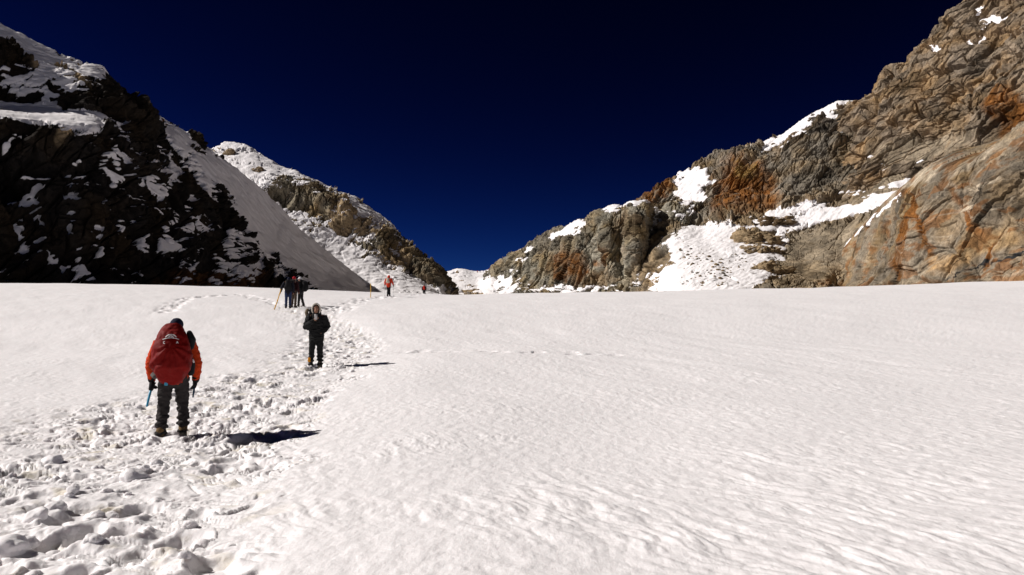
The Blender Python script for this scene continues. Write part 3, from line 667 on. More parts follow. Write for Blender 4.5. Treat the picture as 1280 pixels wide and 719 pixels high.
def plain(bm, name, smooth=True):
    bmesh.ops.recalc_face_normals(bm, faces=bm.faces)
    me = bpy.data.meshes.new(name); bm.to_mesh(me); bm.free()
    me.polygons.foreach_set('use_smooth', np.full(len(me.polygons), smooth)); return me

def crease(me, f, amp, s=0):
    c, n = co_of(me), no_of(me)
    q = c * np.array(f); d = np.abs(noise(q, s)) * 1.0 + 0.5 * noise(q * 2.1 + 3, s + 1)
    put_co(me, c + n * (amp * (d - 0.3))[:, None]); return me

MATS = {}
def fabric(name, col, rough=0.85, spec=0.15):
    if name not in MATS: MATS[name] = mat_plain(name, col, rough, 0.25, 90, 0.18, spec)
    return MATS[name]
SKIN = mat_plain('skin', (0.30, 0.15, 0.09), 0.55, 0, 40, 0.1, 0.4)

def lerp(a, b, t): return Vector(a) * (1 - t) + Vector(b) * t

def hand_shapes(bm, wrist, elbow, side, curl=0.5, grip=None):
    "palm, four fingers of different length and a thumb from the side of the palm"
    w_ = Vector(wrist); d = (w_ - Vector(elbow)).normalized()
    pn = Vector((side, 0, 0)) - d * d.dot(Vector((side, 0, 0)))            # back of the hand faces outward
    pn = pn.normalized() if pn.length > 0.1 else Vector((0, -1, 0))
    if grip is not None: pn = Vector(grip).normalized()
    ac = d.cross(pn).normalized()                                        # across the knuckles
    palm = w_ + d * 0.075
    tube(bm, [w_ - d * 0.02, w_ + d * 0.02, palm], [0.026, (0.03, 0.02), (0.036, 0.018)], 10, ref=ac)
    for k, ln in enumerate((0.068, 0.078, 0.073, 0.055)):
        b = palm + ac * (0.030 - 0.020 * k); p = [b]
        dirv = d.copy()
        for j in range(3):
            dirv = (dirv - pn * curl * 0.8).normalized(); b = b + dirv * ln * (0.45, 0.32, 0.25)[j]; p.append(b)
        tube(bm, p, [0.0105, 0.0100, 0.0092, 0.008], 8)
    t0 = w_ + d * 0.03 + ac * 0.03
    tube(bm, [t0 - ac * 0.012, t0 + (ac + d * 0.7).normalized() * 0.035, t0 + (ac * 0.5 + d - pn * curl).normalized() * 0.066], [0.013, 0.011, 0.009], 8)
    return palm - pn * 0.03

def make_person(label, foot_px, depth, yaw, J=None, look=None, voxel=0.012, seed=1, scale=1.0, sink=0.015, on=None, group=None, build=1.0):
    """one body (top-level mesh) with clothes as children. Local axes: faces +y, its right hand at +x."""
    j = dict(hl=(-.09, 0, .92), hr=(.09, 0, .92), kl=(-.10, .03, .50), kr=(.10, .03, .50), al=(-.11, -.02, .09), ar=(.11, -.02, .09),
             sl=(-.19, 0, 1.40), sr=(.19, 0, 1.40), el=(-.27, -.03, 1.13), er=(.27, -.03, 1.13), wl=(-.28, .06, .88), wr=(.28, .06, .88),
             neck=(0, -.01, 1.44), head=(0, .03, 1.60), fl=0.0, fr=0.0, waist=(0, 0, 1.05), chest=(0, 0, 1.28), curl=0.5)
    j.update(J or {}); L = dict(jacket=('black_shell', (.02, .02, .022)), trousers=('black_trousers', (.018, .018, .02)), boots=('dark_boots', (.05, .04, .03)),
                                gloves=None, hat=None, hood=None, hem=0.80, puff=0.0)
    L.update(look or {})
    V = {k: Vector(v) if isinstance(v, tuple) else v for k, v in j.items()}
    x0 = (foot_px - CX) / F * depth
    org = Vector(on) if on is not None else Vector((x0, depth, gz(x0, depth) - sink))
    M = Matrix.Translation(org) @ Matrix.Rotation(yaw, 4, 'Z') @ Matrix.Scale(scale, 4)
    B = build
    # --- body
    bm = bmesh.new()
    hd = V['head']
    ball(bm, hd + Vector((0, 0, .015)), (.076, .094, .108)); ball(bm, hd + Vector((0, .035, -.05)), (.055, .060, .065))
    tube(bm, [hd + Vector((0, .088, .02)), hd + Vector((0, .108, -.022))], [.011, .016], 8)
    tube(bm, [hd + Vector((-.022, .088, -.062)), hd + Vector((.022, .088, -.062))], [.010, .010], 8)
    for sx in (-1, 1):
        ball(bm, hd + Vector((sx * .079, -.005, -.005)), (.012, .022, .032), 2); ball(bm, hd + Vector((sx * .033, .075, .032)), (.026, .018, .010), 2)
    tube(bm, [V['neck'] - Vector((0, 0, .05)), V['neck'], hd - Vector((0, 0, .06))], [.065, .058, .056])
    tube(bm, [(V['hl'] + V['hr']) / 2, V['waist'], V['chest'], V['neck'] - Vector((0, 0, .06))], [(.15, .11), (.14, .10), (.165, .11), (.12, .085)])
    for a in 'lr':
        tube(bm, [V['h' + a], V['k' + a], V['a' + a]], [.085, .058, .042]); tube(bm, [V['s' + a], V['e' + a], V['w' + a]], [.06, .045, .03])
        f = Matrix.Rotation(V['f' + a], 3, 'X')
        tube(bm, [V['a' + a] - Vector((0, 0, .03)), V['a' + a] + f @ Vector((0, .07, -.055)), V['a' + a] + f @ Vector((0, .14, -.062))], [.04, (.04, .025), (.036, .018)])
        tube(bm, [V['s' + a], (V['sl'] + V['sr']) / 2], [.06, .08])
        if not L['gloves']: hand_shapes(bm, V['w' + a], V['e' + a], 1 if a == 'r' else -1, j['curl'], j.get('grip' + a))
    body = fuse(bm, 'person', min(voxel, 0.009) if voxel < 0.02 else voxel, 2)
    p = link('person', body, SKIN); p.matrix_world = M; tag(p, label, 'person', group)
    if voxel < 0.015:
        for sx in (-1, 1):
            e = bmesh.new(); ball(e, hd + Vector((sx * .033, .088, .018)), (.012, .006, .007), 2); link('eye', plain(e, 'eye'), fabric('eye_dark', (.02, .015, .012)), p)
    hair = bmesh.new(); ball(hair, hd + Vector((0, -.018, .04)), (.083, .092, .095), 3)
    link('hair', crease(plain(hair, 'hair'), (40, 40, 20), .005, seed), fabric('black_hair', (.012, .010, .009)), p)
    # --- trousers
    bm = bmesh.new()
    tube(bm, [(V['hl'] + V['hr']) / 2 - Vector((0, 0, .05)), (V['hl'] + V['hr']) / 2 + Vector((0, 0, .12))], [(.185 * B, .14), (.175 * B, .125)])
    for a in 'lr':
        k, an = V['k' + a], V['a' + a]
        tube(bm, [V['h' + a], lerp(V['h' + a], k, .5), k, lerp(k, an, .5), an + Vector((0, -.005, -.015))], [(.104 * B, .125), (.093 * B, .10), .078 * B, .074 * B, .066 * B])
    t = fuse(bm, 'trousers', voxel, 3); crease(t, (9, 9, 15), .022 * (1 if voxel < .015 else .6), seed)
    c = co_of(t); low = sstep(.55, .2, c[:, 2]); put_co(t, c + no_of(t) * (0.016 * low * np.sin(c[:, 2] * 62 + 3 * noise(c * 9, seed + 4)))[:, None])
    link('trousers', t, fabric(*L['trousers']), p)
    # --- jacket
    bm = bmesh.new(); g = L['puff']
    hem = Vector((0, 0, L['hem'])) + (V['hl'] + V['hr']) * .5 * Vector((1, 1, 0))
    tube(bm, [hem, V['waist'], V['chest'], V['neck'] - Vector((0, 0, .04)), V['neck'] + Vector((0, 0, .045))],
         [((.195 + g) * B, .15 + g), ((.19 + g) * B, .145 + g), ((.215 + g) * B, .15 + g), ((.15 + g) * B, .11 + g), (.085, .085)])
    for a in 'lr':
        s_, e_, w_ = V['s' + a], V['e' + a], V['w' + a]
        tube(bm, [lerp(s_, V['chest'], .25), s_, lerp(s_, e_, .5), e_, lerp(e_, w_, .5), lerp(e_, w_, .97)], [.10, .098 + g, .088 + g, .076 + g, .068 + g, .05])
    if L['hood']: ball(bm, hd + Vector((0, -.03, .01)), (.118, .118, .145)); tube(bm, [V['neck'], hd + Vector((0, -.04, -.03))], [.11, .11])
    jk = fuse(bm, 'jacket', voxel, 4)
    if L['hood']:                                                       # open the hood in front of the face
        c = co_of(jk); dv = c - np.array(hd + Vector((0, .13, -.01))); dd = np.sqrt((dv[:, 0] / .075) ** 2 + (dv[:, 1] / .12) ** 2 + (dv[:, 2] / .10) ** 2)
        c[:, 1] -= .13 * sstep(1.15, .6, dd); put_co(jk, c)
    crease(jk, (10, 10, 17) if g == 0 else (5, 5, 22), .016 if g == 0 else .024, seed + 7)
    jo = link('jacket', jk, fabric(*L['jacket']), p)
    # --- boots and gloves
    for a in 'lr':
        an = V['a' + a]; f = Matrix.Rotation(V['f' + a], 3, 'X'); bm = bmesh.new()
        q = lambda x, y, z: an + f @ Vector((x, y, z))
        tube(bm, [q(0, -.005, .08), q(0, -.005, 0), q(0, -.01, -.045)], [.062, .062, .06]); tube(bm, [q(0, -.03, -.05), q(0, .06, -.045), q(0, .15, -.058), q(0, .19, -.062)], [(.052, .04), (.054, .045), (.052, .034), (.045, .026)])
        bo = link('boot', fuse(bm, 'boot', max(voxel * .8, .008), 2), fabric(*L['boots']), p)
        bm = bmesh.new(); tube(bm, [q(0, -.06, -.085), q(0, .05, -.082), q(0, .15, -.085), q(0, .21, -.08)], [(.05, .016), (.05, .016), (.054, .016), (.04, .014)], 12)
        link('sole', plain(bm, 'sole'), fabric(*L.get('sole', ('boot_sole', (.03, .027, .022)))), bo)
        if L['gloves']:
            bm = bmesh.new(); hand_shapes(bm, V['w' + a], V['e' + a], 1 if a == 'r' else -1, j['curl'], j.get('grip' + a)); tube(bm, [lerp(V['e' + a], V['w' + a], .82), V['w' + a]], [.05, .045])
            gl = fuse(bm, 'glove', .007 if voxel < .015 else voxel, 1); c = co_of(gl); put_co(gl, c + no_of(gl) * .007)
            link('glove', gl, fabric(*L['gloves']), p)
    # --- headgear
    if L['hat']:
        bm = bmesh.new(); ball(bm, hd + Vector((0, -.008, .045)), (.092, .108, .098))
        h_ = plain(bm, 'hat'); c = co_of(h_); c[:, 2] = np.maximum(c[:, 2], hd.z + .005 - .02 * (c[:, 1] < hd.y)); put_co(h_, c)
        ho = link('hat', crease(h_, (20, 20, 30), .006, seed), fabric(*L['hat']), p)
        if L.get('brim'):
            bm = bmesh.new(); tube(bm, [hd + Vector((0, .06, .035)), hd + Vector((0, .13, .03)), hd + Vector((0, .17, .022))], [(.075, .008), (.07, .008), (.05, .007)]); link('brim', plain(bm, 'brim'), fabric(*L['hat']), ho)
    return p, M, V

def child_mesh(bm, name, mat, parent, fusev=None, sm=3, smooth=True):
    return link(name, fuse(bm, name, fusev, sm) if fusev else plain(bm, name, smooth), mat, parent)

def backpack(label, M, V, col, voxel=.012, size=(.17, .12, .27), lean=0.0, zc=1.22, cover=None, off=.0, group=None):
    "a sack with lid, side pockets, hip belt and shoulder straps, in the wearer's local axes"
    e = bpy.data.objects.new('backpack', None); COL.objects.link(e); e.empty_display_size = .1
    e.matrix_world = M @ Matrix.Translation((off, V['chest'].y - .15, zc - size[2])) ; tag(e, label, 'backpack', group)
    sx, sy, sz = size
    main = fabric(*col)
    bm = bmesh.new()
    tube(bm, [(0, -sy * .8, .05), (0, -sy, sz * .6), (0, -sy * .95, sz * 1.3), (0, -sy * .8, sz * 1.85)], [(sx * .9, sy * .75), (sx, sy), (sx, sy), (sx * .85, sy * .8)], 18)
    child_mesh(bm, 'sack', main, e, voxel)
    bm = bmesh.new(); ball(bm, (0, -sy * .75, sz * 1.98), (sx * .95, sy * .95, sz * .22)); child_mesh(bm, 'lid', main, e, voxel)
    for s_ in (-1, 1):
        bm = bmesh.new(); tube(bm, [(s_ * sx * .98, -sy * .9, sz * .25), (s_ * sx * .98, -sy * .9, sz * .9)], [(.035, sy * .6), (.04, sy * .6)]); child_mesh(bm, 'side_pocket', main, e, voxel)
        z0 = 1.40 - (zc - sz); y0 = .15 - V['chest'].y * 0
        bm = bmesh.new(); tube(bm, [(s_ * .10, -.03, z0 + .02), (s_ * .115, .09, z0 + .095), (s_ * .13, .23, z0 + .03), (s_ * .135, .315, z0 - .12), (s_ * .17, .25, z0 - .28), (s_ * .19, .05, z0 - .36)], [(.026, .010)] * 6, 10, ref=(1, 0, 0))
        child_mesh(bm, 'shoulder_strap', fabric('black_webbing', (.015, .015, .016)), e)
    return e

# ---- the walker with the red pack, going uphill with his back to us
GREYT = ('charcoal_trousers', (.032, .028, .027)); ORANGE = ('orange_shell', (.50, .045, .008))
h1, M1, V1 = make_person('walker in orange jacket and charcoal trousers with navy beanie, seen from behind', 219, 11.7, math.radians(19), scale=1.035, seed=21, voxel=.011, sink=.03,
    J=dict(hl=(-.095, .02, .91), hr=(.095, .02, .92), kl=(-.13, .05, .49), kr=(.115, .16, .53), al=(-.15, -.03, .09), ar=(.13, .10, .17), fl=0.0, fr=-.55,
           sl=(-.20, .05, 1.36), sr=(.20, .05, 1.37), el=(-.305, .03, 1.09), er=(.30, .04, 1.08), wl=(-.295, .13, .85), wr=(.285, .12, .84), neck=(.01, .08, 1.44), head=(.015, .13, 1.59),
           waist=(0, .03, 1.04), chest=(0, .05, 1.26), curl=.75),
    look=dict(jacket=ORANGE, trousers=GREYT, boots=('brown_boots', (.16, .10, .045)), gloves=('black_gloves', (.014, .014, .015)), hat=('navy_knit', (.012, .014, .035)), hem=.89), build=1.06)
RED = fabric('red_ripstop', (.17, .003, .002), .65, .12)
e = bpy.data.objects.new('backpack', None); COL.objects.link(e); e.matrix_world = M1 @ Matrix.Translation((-.015, -.12, .86)); tag(e, 'large red backpack in a gathered rain cover with white mountain emblem', 'backpack')
bm = bmesh.new()
tube(bm, [(.0, -.10, .06), (.0, -.16, .22), (.0, -.16, .42), (.0, -.12, .60), (.0, -.06, .72)], [(.20, .13), (.275, .19), (.26, .19), (.205, .15), (.15, .09)], 24)
cv = fuse(bm, 'rain_cover', .011, 8)
c = co_of(cv); n_ = no_of(cv); dx, dz = c[:, 0] + .0, c[:, 2] - .50                            # pleats run down from below the emblem
ang = np.arctan2(dx, -dz); rad_ = np.hypot(dx, dz)
pl = np.sin(ang * 13 + 2.5 * noise(c * 5, 61)) * sstep(.03, .14, rad_) * sstep(1.7, .9, np.abs(ang)) * (dz < 0) * (n_[:, 1] < 0)
put_co(cv, c + n_ * (.010 * pl + .010 * noise(c * 9, 62) + .006 * noise(c * 20, 63))[:, None]); cover = link('rain_cover', cv, RED, e)
bvh = BVHTree.FromPolygons([v.co for v in cv.vertices], [list(p_.vertices) for p_ in cv.polygons])
def on_cover(x, z, off=.004):
    h = bvh.ray_cast(Vector((x, -2, z)), Vector((0, 1, 0))); return (h[0] + Vector((0, -off, 0))) if h[0] else Vector((x, -.3, z))
WHITE = mat_plain('white_print', (.75, .72, .70), .6, 0, 50, .05)
def ribbon(bm, pts, wd):
    for (a, b) in zip(pts[:-1], pts[1:]):
        d_ = Vector((b[0] - a[0], b[1] - a[1])); nn = Vector((-d_.y, d_.x)).normalized() * wd / 2
        K = 3
        for k in range(K):
            p0 = (a[0] + d_.x * k / K, a[1] + d_.y * k / K); p1 = (a[0] + d_.x * (k + 1) / K, a[1] + d_.y * (k + 1) / K)
            lo_ = [on_cover(p0[0] + nn.x, p0[1] + nn.y), on_cover(p1[0] + nn.x, p1[1] + nn.y), on_cover(p1[0] - nn.x, p1[1] - nn.y), on_cover(p0[0] - nn.x, p0[1] - nn.y)]
            bm.faces.new([bm.verts.new(v_) for v_ in lo_])
bm = bmesh.new(); ex, ez = -.005, .575
ribbon(bm, [(ex + .075 * math.sin(t) , ez + .065 * math.cos(t)) for t in np.linspace(-1.15, 1.15, 9)], .013)                    # dome
ribbon(bm, [(ex + .035 * math.sin(t), ez + .012 + .036 * math.cos(t)) for t in np.linspace(-1.5, 1.5, 8)], .010)
ribbon(bm, [(ex - .105, ez - .004), (ex - .06, ez + .012), (ex, ez + .018), (ex + .06, ez + .012), (ex + .105, ez - .004)], .010)
ribbon(bm, [(ex - .012, ez + .02), (ex - .012, ez + .048)], .008); ribbon(bm, [(ex + .012, ez + .02), (ex + .012, ez + .048)], .008)
link('emblem', plain(bm, 'emblem', False), WHITE, cover)
bm = bmesh.new(); ribbon(bm, [(ex - .07, ez - .030), (ex - .088, ez - .030), (ex - .092, ez - .045), (ex - .086, ez - .058), (ex - .07, ez - .058)], .009)
link('emblem_letter', plain(bm, 'emblem_letter', False), WHITE, cover)
bm = bmesh.new(); ribbon(bm, [(ex + .072, ez - .058), (ex + .084, ez - .030), (ex + .098, ez - .058)], .009); ribbon(bm, [(ex + .076, ez - .048), (ex + .094, ez - .048)], .007)
link('emblem_letter', plain(bm, 'emblem_letter', False), WHITE, cover)
bm = bmesh.new(); tube(bm, [(.235, -.05, .46), (.25, -.04, .56), (.215, -.02, .66)], [(.05, .06), (.06, .075), (.04, .05)]); child_mesh(bm, 'side_pouch', fabric('black_webbing', (.015, .015, .016)), e, .012)
bm = bmesh.new(); tube(bm, [(.245, -.02, .10), (.26, -.02, .22), (.245, -.03, .30)], [(.05, .07), (.045, .07), (.03, .05)]); child_mesh(bm, 'side_pouch', fabric('black_webbing', (.015, .015, .016)), e, .012)
bm = bmesh.new(); tube(bm, [(.285, -.075, .245), (.272, -.085, .285)], [(.012, .006)] * 2); child_mesh(bm, 'buckle', WHITE, e)
bm = bmesh.new(); tube(bm, [(-.20, -.06, .055), (-.23, 0, .075), (-.225, .1, .085)], [(.05, .035)] * 3); child_mesh(bm, 'hip_belt', fabric('grey_webbing', (.10, .095, .09)), e, .012)
for s_ in (-1, 1):
    bm = bmesh.new(); tube(bm, [(s_ * .11 + .015, .0, .60), (s_ * .115 + .015, .12, .67), (s_ * .13 + .015, .27, .60), (s_ * .14 + .015, .335, .44), (s_ * .18 + .015, .25, .25), (s_ * .20 + .015, .05, .17)], [(.03, .012)] * 6, 10, ref=(1, 0, 0))
    child_mesh(bm, 'shoulder_strap', fabric('black_webbing', (.015, .015, .016)), e)
CYAN = fabric('cyan_anodised', (.02, .28, .46), .35, .5)
bm = bmesh.new(); tube(bm, [(-.06, -.15, .02), (-.062, -.16, -.06)], [(.022, .006)] * 2, 8); child_mesh(bm, 'buckle_strap', CYAN, e)
def pole(label, M, a, b, col, r0=.008, grip=.12, name='trekking_pole', group=None, basket=True):
    o = bpy.data.objects.new(name, None); COL.objects.link(o); a, b = Vector(a), Vector(b); d_ = (b - a).normalized()
    o.matrix_world = M @ Matrix.Translation(b); tag(o, label, name.replace('_', ' '), group)
    a, b = a - b, Vector((0, 0, 0))
    bm = bmesh.new(); tube(bm, [a + d_ * grip, b], [r0, r0 * .7], 10); child_mesh(bm, 'shaft', col, o)
    bm = bmesh.new(); tube(bm, [a, a + d_ * grip * .5, a + d_ * grip], [r0 * 2.2, r0 * 1.9, r0 * 1.8], 10); child_mesh(bm, 'grip', fabric('black_webbing', (.015, .015, .016)), o)
    if basket: bm = bmesh.new(); tube(bm, [b - d_ * .06, b - d_ * .052], [.03, .03], 12); child_mesh(bm, 'basket', fabric('black_webbing', (.015, .015, .016)), o)
    return o
pole('bright cyan folded pole hanging from the left hand of the red-pack walker', M1, (-.285, .10, .80), (-.335, -.03, .50), CYAN, .019, .08, basket=False)
pole('short dark folded pole held in the right glove of the red-pack walker', M1, (.275, .14, .80), (.255, .07, .60), fabric('dark_blue_anodised', (.01, .05, .10), .35, .5), .015, .06, basket=False)

# ---- the person facing us, phone raised to the face
h2, M2, V2 = make_person('person in black padded jacket with pale-rimmed hood, facing downhill', 396, 21.0, math.radians(190), seed=33, voxel=.011, sink=.03, scale=1.0,
    J=dict(hl=(-.09, 0, .90), hr=(.09, 0, .90), kl=(-.095, .03, .48), kr=(.115, .03, .48), al=(-.10, 0, .09), ar=(.145, -.03, .09), sl=(-.175, 0, 1.37), sr=(.175, 0, 1.37), el=(-.28, -.03, 1.12), wl=(-.15, .06, .95),
           er=(.27, .10, 1.10), wr=(.055, .235, 1.28), head=(.01, .06, 1.575), neck=(0, .01, 1.43), curl=.7, gripr=(0.5, 1, 0)),
    look=dict(jacket=('black_padded', (.014, .014, .014)), trousers=('black_trousers', (.016, .016, .016)), boots=('grey_tan_boots', (.14, .115, .085)), hood=True, hem=.80, puff=.010), build=1.0)
bm = bmesh.new()
hd = V2['head']
tube(bm, [hd + Vector((.105 * math.sin(t), .035 + .02 * math.cos(t), -.005 + .15 * math.cos(t))) for t in np.linspace(-2.2, 2.2, 15)], [(.022, .022)] * 15, 10)
child_mesh(bm, 'hood_rim', fabric('cream_fleece', (.62, .58, .50)), h2, .010)
bm = bmesh.new(); tube(bm, [(.17, .115, .20), (.168, .12, .30)], [(.035, .012), (.035, .012)], 10); child_mesh(bm, 'ankle_patch', fabric('amber_reflective', (.75, .30, .02)), h2)
bm = bmesh.new(); box(bm, (0, 0, .07), (.072, .010, .148)); bmesh.ops.bevel(bm, geom=bm.edges[:], offset=.004, segments=2, affect='EDGES')
ph = link('phone', plain(bm, 'phone'), mat_plain('silver_case', (.45, .43, .42), .35, 0, 40, .05, .5)); ph.matrix_world = M2 @ Matrix.Translation((.0, .285, 1.30)) @ Matrix.Rotation(math.radians(-16), 4, 'X'); tag(ph, 'pale phone held up before the face of the black-jacket person', 'phone')
bm = bmesh.new(); box(bm, (0, -.0062, .07), (.064, .001, .138)); child_mesh(bm, 'screen', fabric('phone_glass', (.01, .01, .012), .1, .6), ph, smooth=False)
bp2 = backpack('dark backpack bulging beside the hood of the black-jacket person', M2, V2, ('dark_grey_pack', (.022, .022, .022)), .012, (.19, .13, .29), zc=1.26, off=.06)
bm = bmesh.new(); tube(bm, [(.20, -.12, .42), (.22, -.06, .52), (.19, -.03, .60)], [(.045, .05), (.05, .05), (.04, .04)]); child_mesh(bm, 'rolled_mat', fabric('tan_webbing', (.20, .16, .11)), bp2, .012)
bm = bmesh.new(); tube(bm, [(.245, .0, .10), (.25, .02, .16)], [(.02, .02)] * 2, 8); child_mesh(bm, 'green_tag', fabric('green_cloth', (.20, .40, .10)), bp2)

# ---- three people bunched together by the slanting marker
hA, MA, VA = make_person('person in dark jacket and blue trousers standing by the slanting marker pole', 360, 43.5, math.radians(12), seed=41, voxel=.018,
    J=dict(el=(-.34, .0, 1.14), wl=(-.40, .08, .90), head=(.02, .07, 1.57), neck=(0, .03, 1.43)),
    look=dict(jacket=('midnight_shell', (.012, .013, .02)), trousers=('blue_denim', (.025, .04, .10)), hat=('navy_knit', (.012, .014, .035)), hem=.86))
backpack('black backpack on the person in blue trousers', MA, VA, ('black_pack', (.012, .012, .013)), .018, (.16, .11, .25), zc=1.25)
hB, MB, VB = make_person('person in red hat and brown trousers, middle of the huddled three', 367, 44.2, math.radians(-20), seed=43, voxel=.018,
    look=dict(jacket=('maroon_shell', (.035, .010, .012)), trousers=('brown_trousers', (.10, .075, .055)), hat=('red_knit', (.45, .02, .03)), hem=.82))
backpack('dark backpack on the red-hatted person', MB, VB, ('dark_grey_pack', (.022, .022, .022)), .018, (.18, .13, .27), zc=1.20)
hC, MC, VC = make_person('person in black with a white cap, next to the red-hatted person', 375.5, 45.5, math.radians(70), seed=45, voxel=.018,
    J=dict(al=(-.11, .06, .09), ar=(.11, -.14, .09), kr=(.10, -.02, .5), head=(0, .06, 1.58)),
    look=dict(jacket=('black_shell', (.02, .02, .022)), hat=('white_cotton', (.7, .69, .7)), brim=True, puff=.015))
backpack('round bulging black backpack on the white-capped person', MC, VC, ('black_pack', (.012, .012, .013)), .018, (.19, .17, .24), zc=1.16)

# ---- far walkers
hD, MD, VD = make_person('far walker in orange-red hooded jacket with two poles', 485.5, 63.0, math.radians(-8), seed=51, voxel=.02,
    J=dict(el=(-.30, .04, 1.12), er=(.31, .04, 1.12), wl=(-.33, .10, .92), wr=(.36, .12, .90), kl=(-.06, .05, .5), kr=(.06, .05, .5), al=(-.06, -.06, .09), ar=(.07, .10, .1), head=(0, .10, 1.56), neck=(0, .05, 1.43)),
    look=dict(jacket=('vermilion_shell', (.60, .045, .015)), hood=True, gloves=('black_gloves', (.014, .014, .015)), hem=.84))
backpack('small cream daypack on the walker in orange-red', MD, VD, ('cream_pack', (.55, .48, .38)), .02, (.12, .09, .19), zc=1.24)
DARKP = fabric('dark_anodised', (.03, .03, .035), .4, .5)
for sx, side in ((-1, 'left'), (1, 'right')):
    pole('thin trekking pole in the %s hand of the walker in orange-red' % side, MD, (sx * .345, .17, .90), (sx * .37, .24, .0), DARKP)
hE, ME, VE = make_person('dark-clad walker sinking behind the snow crest with a red pack', 530, 110.5, math.radians(4), seed=53, voxel=.022, look=dict(hat=('black_knit', (.012, .012, .013))))
backpack('red backpack just above the snow crest', ME, VE, ('crimson_pack', (.50, .03, .015)), .02, (.14, .12, .24), zc=1.24)

# ---- marker poles
YEL = mat_plain('yellow_paint', (.72, .40, .03), .6, .2, 30, .2)
def marker(label, px, py, depth, top_px, top_py, r0):
    rx, rz = ray(px, py); x = float(rx * depth); z = gz(x, depth); a = Vector((x, depth, z - .1))
    t = Vector([float(q) for q in at(top_px, top_py, depth)]); bm = bmesh.new()
    t = Vector((t.x, t.y, z + (t.z - float(rz * depth))))
    o = bpy.data.objects.new('marker_pole', None); COL.objects.link(o); o.location = a; tag(o, label, 'pole', 'marker poles along the trail')
    tube(bm, [Vector(), (t - a) * .5 + Vector((r0, 0, 0)), (t - a)], [r0, r0, r0 * .95], 10); child_mesh(bm, 'bamboo_cane', YEL, o)
    for f in (.25, .5, .74): bm = bmesh.new(); tube(bm, [(t - a) * f, (t - a) * (f + .012)], [r0 * 1.12] * 2, 10); child_mesh(bm, 'joint_band', YEL, o)
marker('yellow marker pole slanting out of the snow beside the huddled three', 342, 388, 42.0, 351, 363, .026)
marker('thin upright yellow marker pole between the walkers in the far snow', 463, 375, 61.0, 463.3, 357.5, .026)

# ---- tiny party on the pass
for k, (px, dy, nm, cl) in enumerate(((596.5, 0, 'red', (.5, .03, .02)), (600.5, 0, 'black', (.02, .02, .022)), (604.5, 0, 'blue', (.03, .05, .2)), (611, 0, 'orange', (.6, .12, .02)))):
    p_, _ = on_sheet('snow_col', px, 341 if px < 606 else 339)
    make_person('tiny %s-jacketed walker on the skyline of the pass' % nm, px, 540, k * .8, seed=70 + k, voxel=.035, on=(float(p_[0]), float(p_[1]) - .5, float(p_[2]) - .1), look=dict(jacket=('pass_%s_shell' % nm, cl)), group='party on the pass')

# ------------------------------------------------------------------ rocks and lumps of snow
def stone_mesh(name, seed, r3, sub=4, rough=.35, tint=C_TAN, snow=True):
    bm = bmesh.new(); bmesh.ops.create_icosphere(bm, subdivisions=sub, radius=1); me = plain(bm, name, False)
    c = co_of(me); e3 = c * np.array(r3) / min(r3); d, H = blocks(e3 * 1.1 + seed, seed, 2.2); d2, H2 = slabs(e3 * 2.0 + seed, seed + 3, .8, 1.4)
    c = c * (1 + rough * (d - .1) + rough * .35 * d2 + .06 * fbm(c * 5, seed, 3))[:, None] * np.array(r3); put_co(me, c)
    n = no_of(me)
    sn = sstep(.0, .15, n[:, 2] - .80 + .3 * fbm(c / max(r3) * 3, seed + 9, 3)) if snow else np.zeros(len(c))
    set_attr(me, 'snow', sn); set_attr(me, 'tint', np.array(tint) * (1 + .5 * (h01(H2, 7) - .5) + .3 * fbm(c / max(r3) * 2, seed + 8, 3))[:, None], 'FLOAT_COLOR'); return me
def crag(label, sheet, px, py, wpx, hpx, seed, tint, snow=True, name='rock_outcrop', cat='rock', sub=4, group=None, sinkf=.35):
    p_, n_ = on_sheet(sheet, px, py + hpx * .25); s_ = float(p_[1]) / F
    o = link(name, stone_mesh(name, seed, (wpx * s_ * .36, wpx * s_ * .30, hpx * s_ * .58), max(sub, 5), 1.0, tint=tint, snow=snow), ROCK)
    o.location = Vector(p_) - Vector(n_) * hpx * s_ * sinkf * 1.3 + Vector((0, 0, 0)); tag(o, label, cat, group); return o
crag('big cracked tan boulder bulging from the snowy second ridge', 'ridge_left', 428, 276, 34, 40, 3, C_TAN, sub=5, name='boulder')
crag('rounded tan boulder leaning against the bigger one on the snowy ridge', 'ridge_left', 451, 284, 28, 32, 5, C_TAN, sub=5, name='boulder', snow=False)
crag('small tan crag near the crest above the two big boulders', 'ridge_left', 430, 247, 16, 12, 7, C_TAN)
crag('flat tan crag on the snow near the top of the second ridge', 'ridge_left', 322, 211, 17, 8, 9, C_TAN)
crag('tan crag at the very top of the second ridge', 'ridge_left', 286, 190, 14, 8, 11, C_TAN)
crag('tan crag with a steep side on the low end of the second ridge', 'ridge_left', 506, 322, 18, 26, 13, C_TAN, snow=False)
crag('brown outcrop low in the snow slope under the rust cliff', 'ridge_right', 948, 294, 48, 16, 15, C_TAN, snow=False, sub=5)
crag('narrow brown outcrop just below the rust cliff', 'ridge_right', 968, 274, 40, 9, 17, C_BROWN)
crag('thin brown ledge of rock across the snow slope', 'ridge_right', 950, 309, 38, 9, 19, C_TAN)
crag('tan rock breaking the lower edge of the stony snow slope', 'ridge_right', 962, 331, 40, 13, 21, C_TAN, snow=False)
crag('dark rock on the snow saddle of the pass beside the left ridge', 'snow_col', 565, 364, 9, 9, 23, C_DARK)
crag('tan rock at the foot of the snow saddle', 'snow_col', 588, 367, 16, 6, 25, C_TAN)

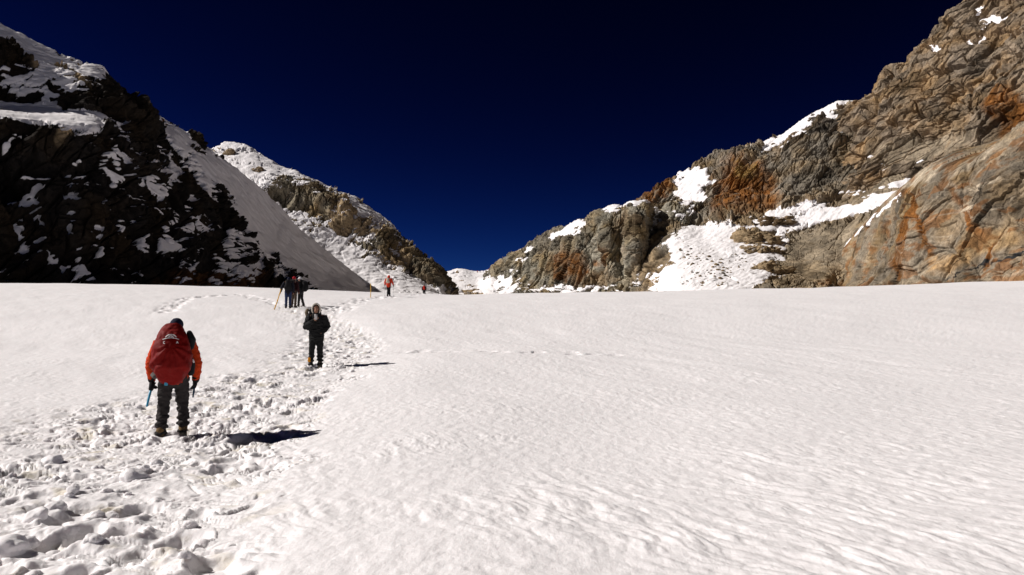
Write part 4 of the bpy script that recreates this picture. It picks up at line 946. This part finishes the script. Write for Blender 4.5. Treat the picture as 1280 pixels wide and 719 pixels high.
# loose stones on the snow slope
bm = bmesh.new(); st = [stone_mesh('s', 100 + k, (1, .9, .7), 1, snow=False) for k in range(4)]
V_, F_, C_ = [], [], []
nb_ = 0
for k in range(520):
    ca_ = random.Random(k // 9); px, py = random.gauss(ca_.gauss(888, 30), 9), 358 - abs(random.gauss(ca_.uniform(0, 48), 6))
    if k > 380: px, py = random.uniform(820, 850), random.uniform(318, 356)
    if k > 450: px, py = random.uniform(640, 800), random.uniform(354, 360)
    p_, n_ = on_sheet('ridge_right' if px > 850 else 'buttress_right', px, py)
    m_ = st[k % 4]; c = co_of(m_) * (0.10 + .62 * random.random() ** 4) @ np.array(Matrix.Rotation(random.random() * 6, 3, 'Z')) + p_
    f_ = np.array([list(q.vertices) for q in m_.polygons]) + nb_
    V_.append(c); F_.append(f_); nb_ += len(c); C_.append(np.tile(np.array(random.choice([C_TAN, C_BROWN, C_GREY])) * random.uniform(.6, 1.1), (len(c), 1)))
me = bpy.data.meshes.new('loose_stones'); me.from_pydata(np.concatenate(V_).tolist(), [], np.concatenate(F_).tolist())
set_attr(me, 'snow', np.zeros(nb_)); set_attr(me, 'tint', np.concatenate(C_), 'FLOAT_COLOR'); tag(link('loose_stones', me, ROCK, kind='stuff'), 'small loose stones strewn over the snow slope', 'stones')
for m_ in st: bpy.data.meshes.remove(m_)

# clods of snow kicked loose along the trail
def clod_mesh(seed):
    bm = bmesh.new(); bmesh.ops.create_icosphere(bm, subdivisions=4, radius=1); me = plain(bm, 'snow_clod'); c = co_of(me)
    d, _ = blocks(c * .8 + seed, seed, 1.2)
    c = c * (1 + .30 * d + .22 * fbm(c * 1.2 + seed, seed, 3))[:, None] * np.array((1, .85, .62)); put_co(me, c); set_attr(me, 'dirt', np.full(len(c), .15)); return me
clods = [clod_mesh(200 + k) for k in range(7)]
def clod(x, y, r0, k):
    o = link('snow_clod', clods[k % 7]); o.location = (x, y, gz(x, y) + r0 * .05); o.scale = (r0, r0, r0); o.rotation_euler = (random.uniform(-.4, .4), random.uniform(-.4, .4), random.uniform(0, 6.3))
    tag(o, 'lump of kicked-up snow lying in the trampled trail', 'snow clod', 'snow clods along the trail')
for m_ in clods: m_.materials.append(SNOW)
for k, (px, Y, r0) in enumerate(((52, 6.9, .10), (75, 7.2, .10), (68, 7.35, .07), (98, 7.9, .06), (20, 6.0, .15), (40, 6.15, .09), (72, 6.05, .08), (172, 8.7, .13), (140, 8.0, .06), (128, 9.3, .08), (70, 9.6, .12), (165, 6.5, .06), (120, 6.1, .05), (200, 9.5, .07))):
    clod((px - CX) / F * Y, Y, r0, k)
kk = 0
while kk < 44:
    Y = 5.3 * (26 / 5.3) ** random.random(); px = random.uniform(0, 470); X = (px - CX) / F * Y
    if float(trail_mask(np.array([X]), np.array([Y]))[0]) < .8: continue
    if math.hypot(X + 4.95, Y - 11.7) < .6 or (abs(px - 396) < 26 and 15 < Y < 23): continue
    clod(X, Y, random.uniform(.025, .06) * (1 + Y * .015), kk); kk += 1
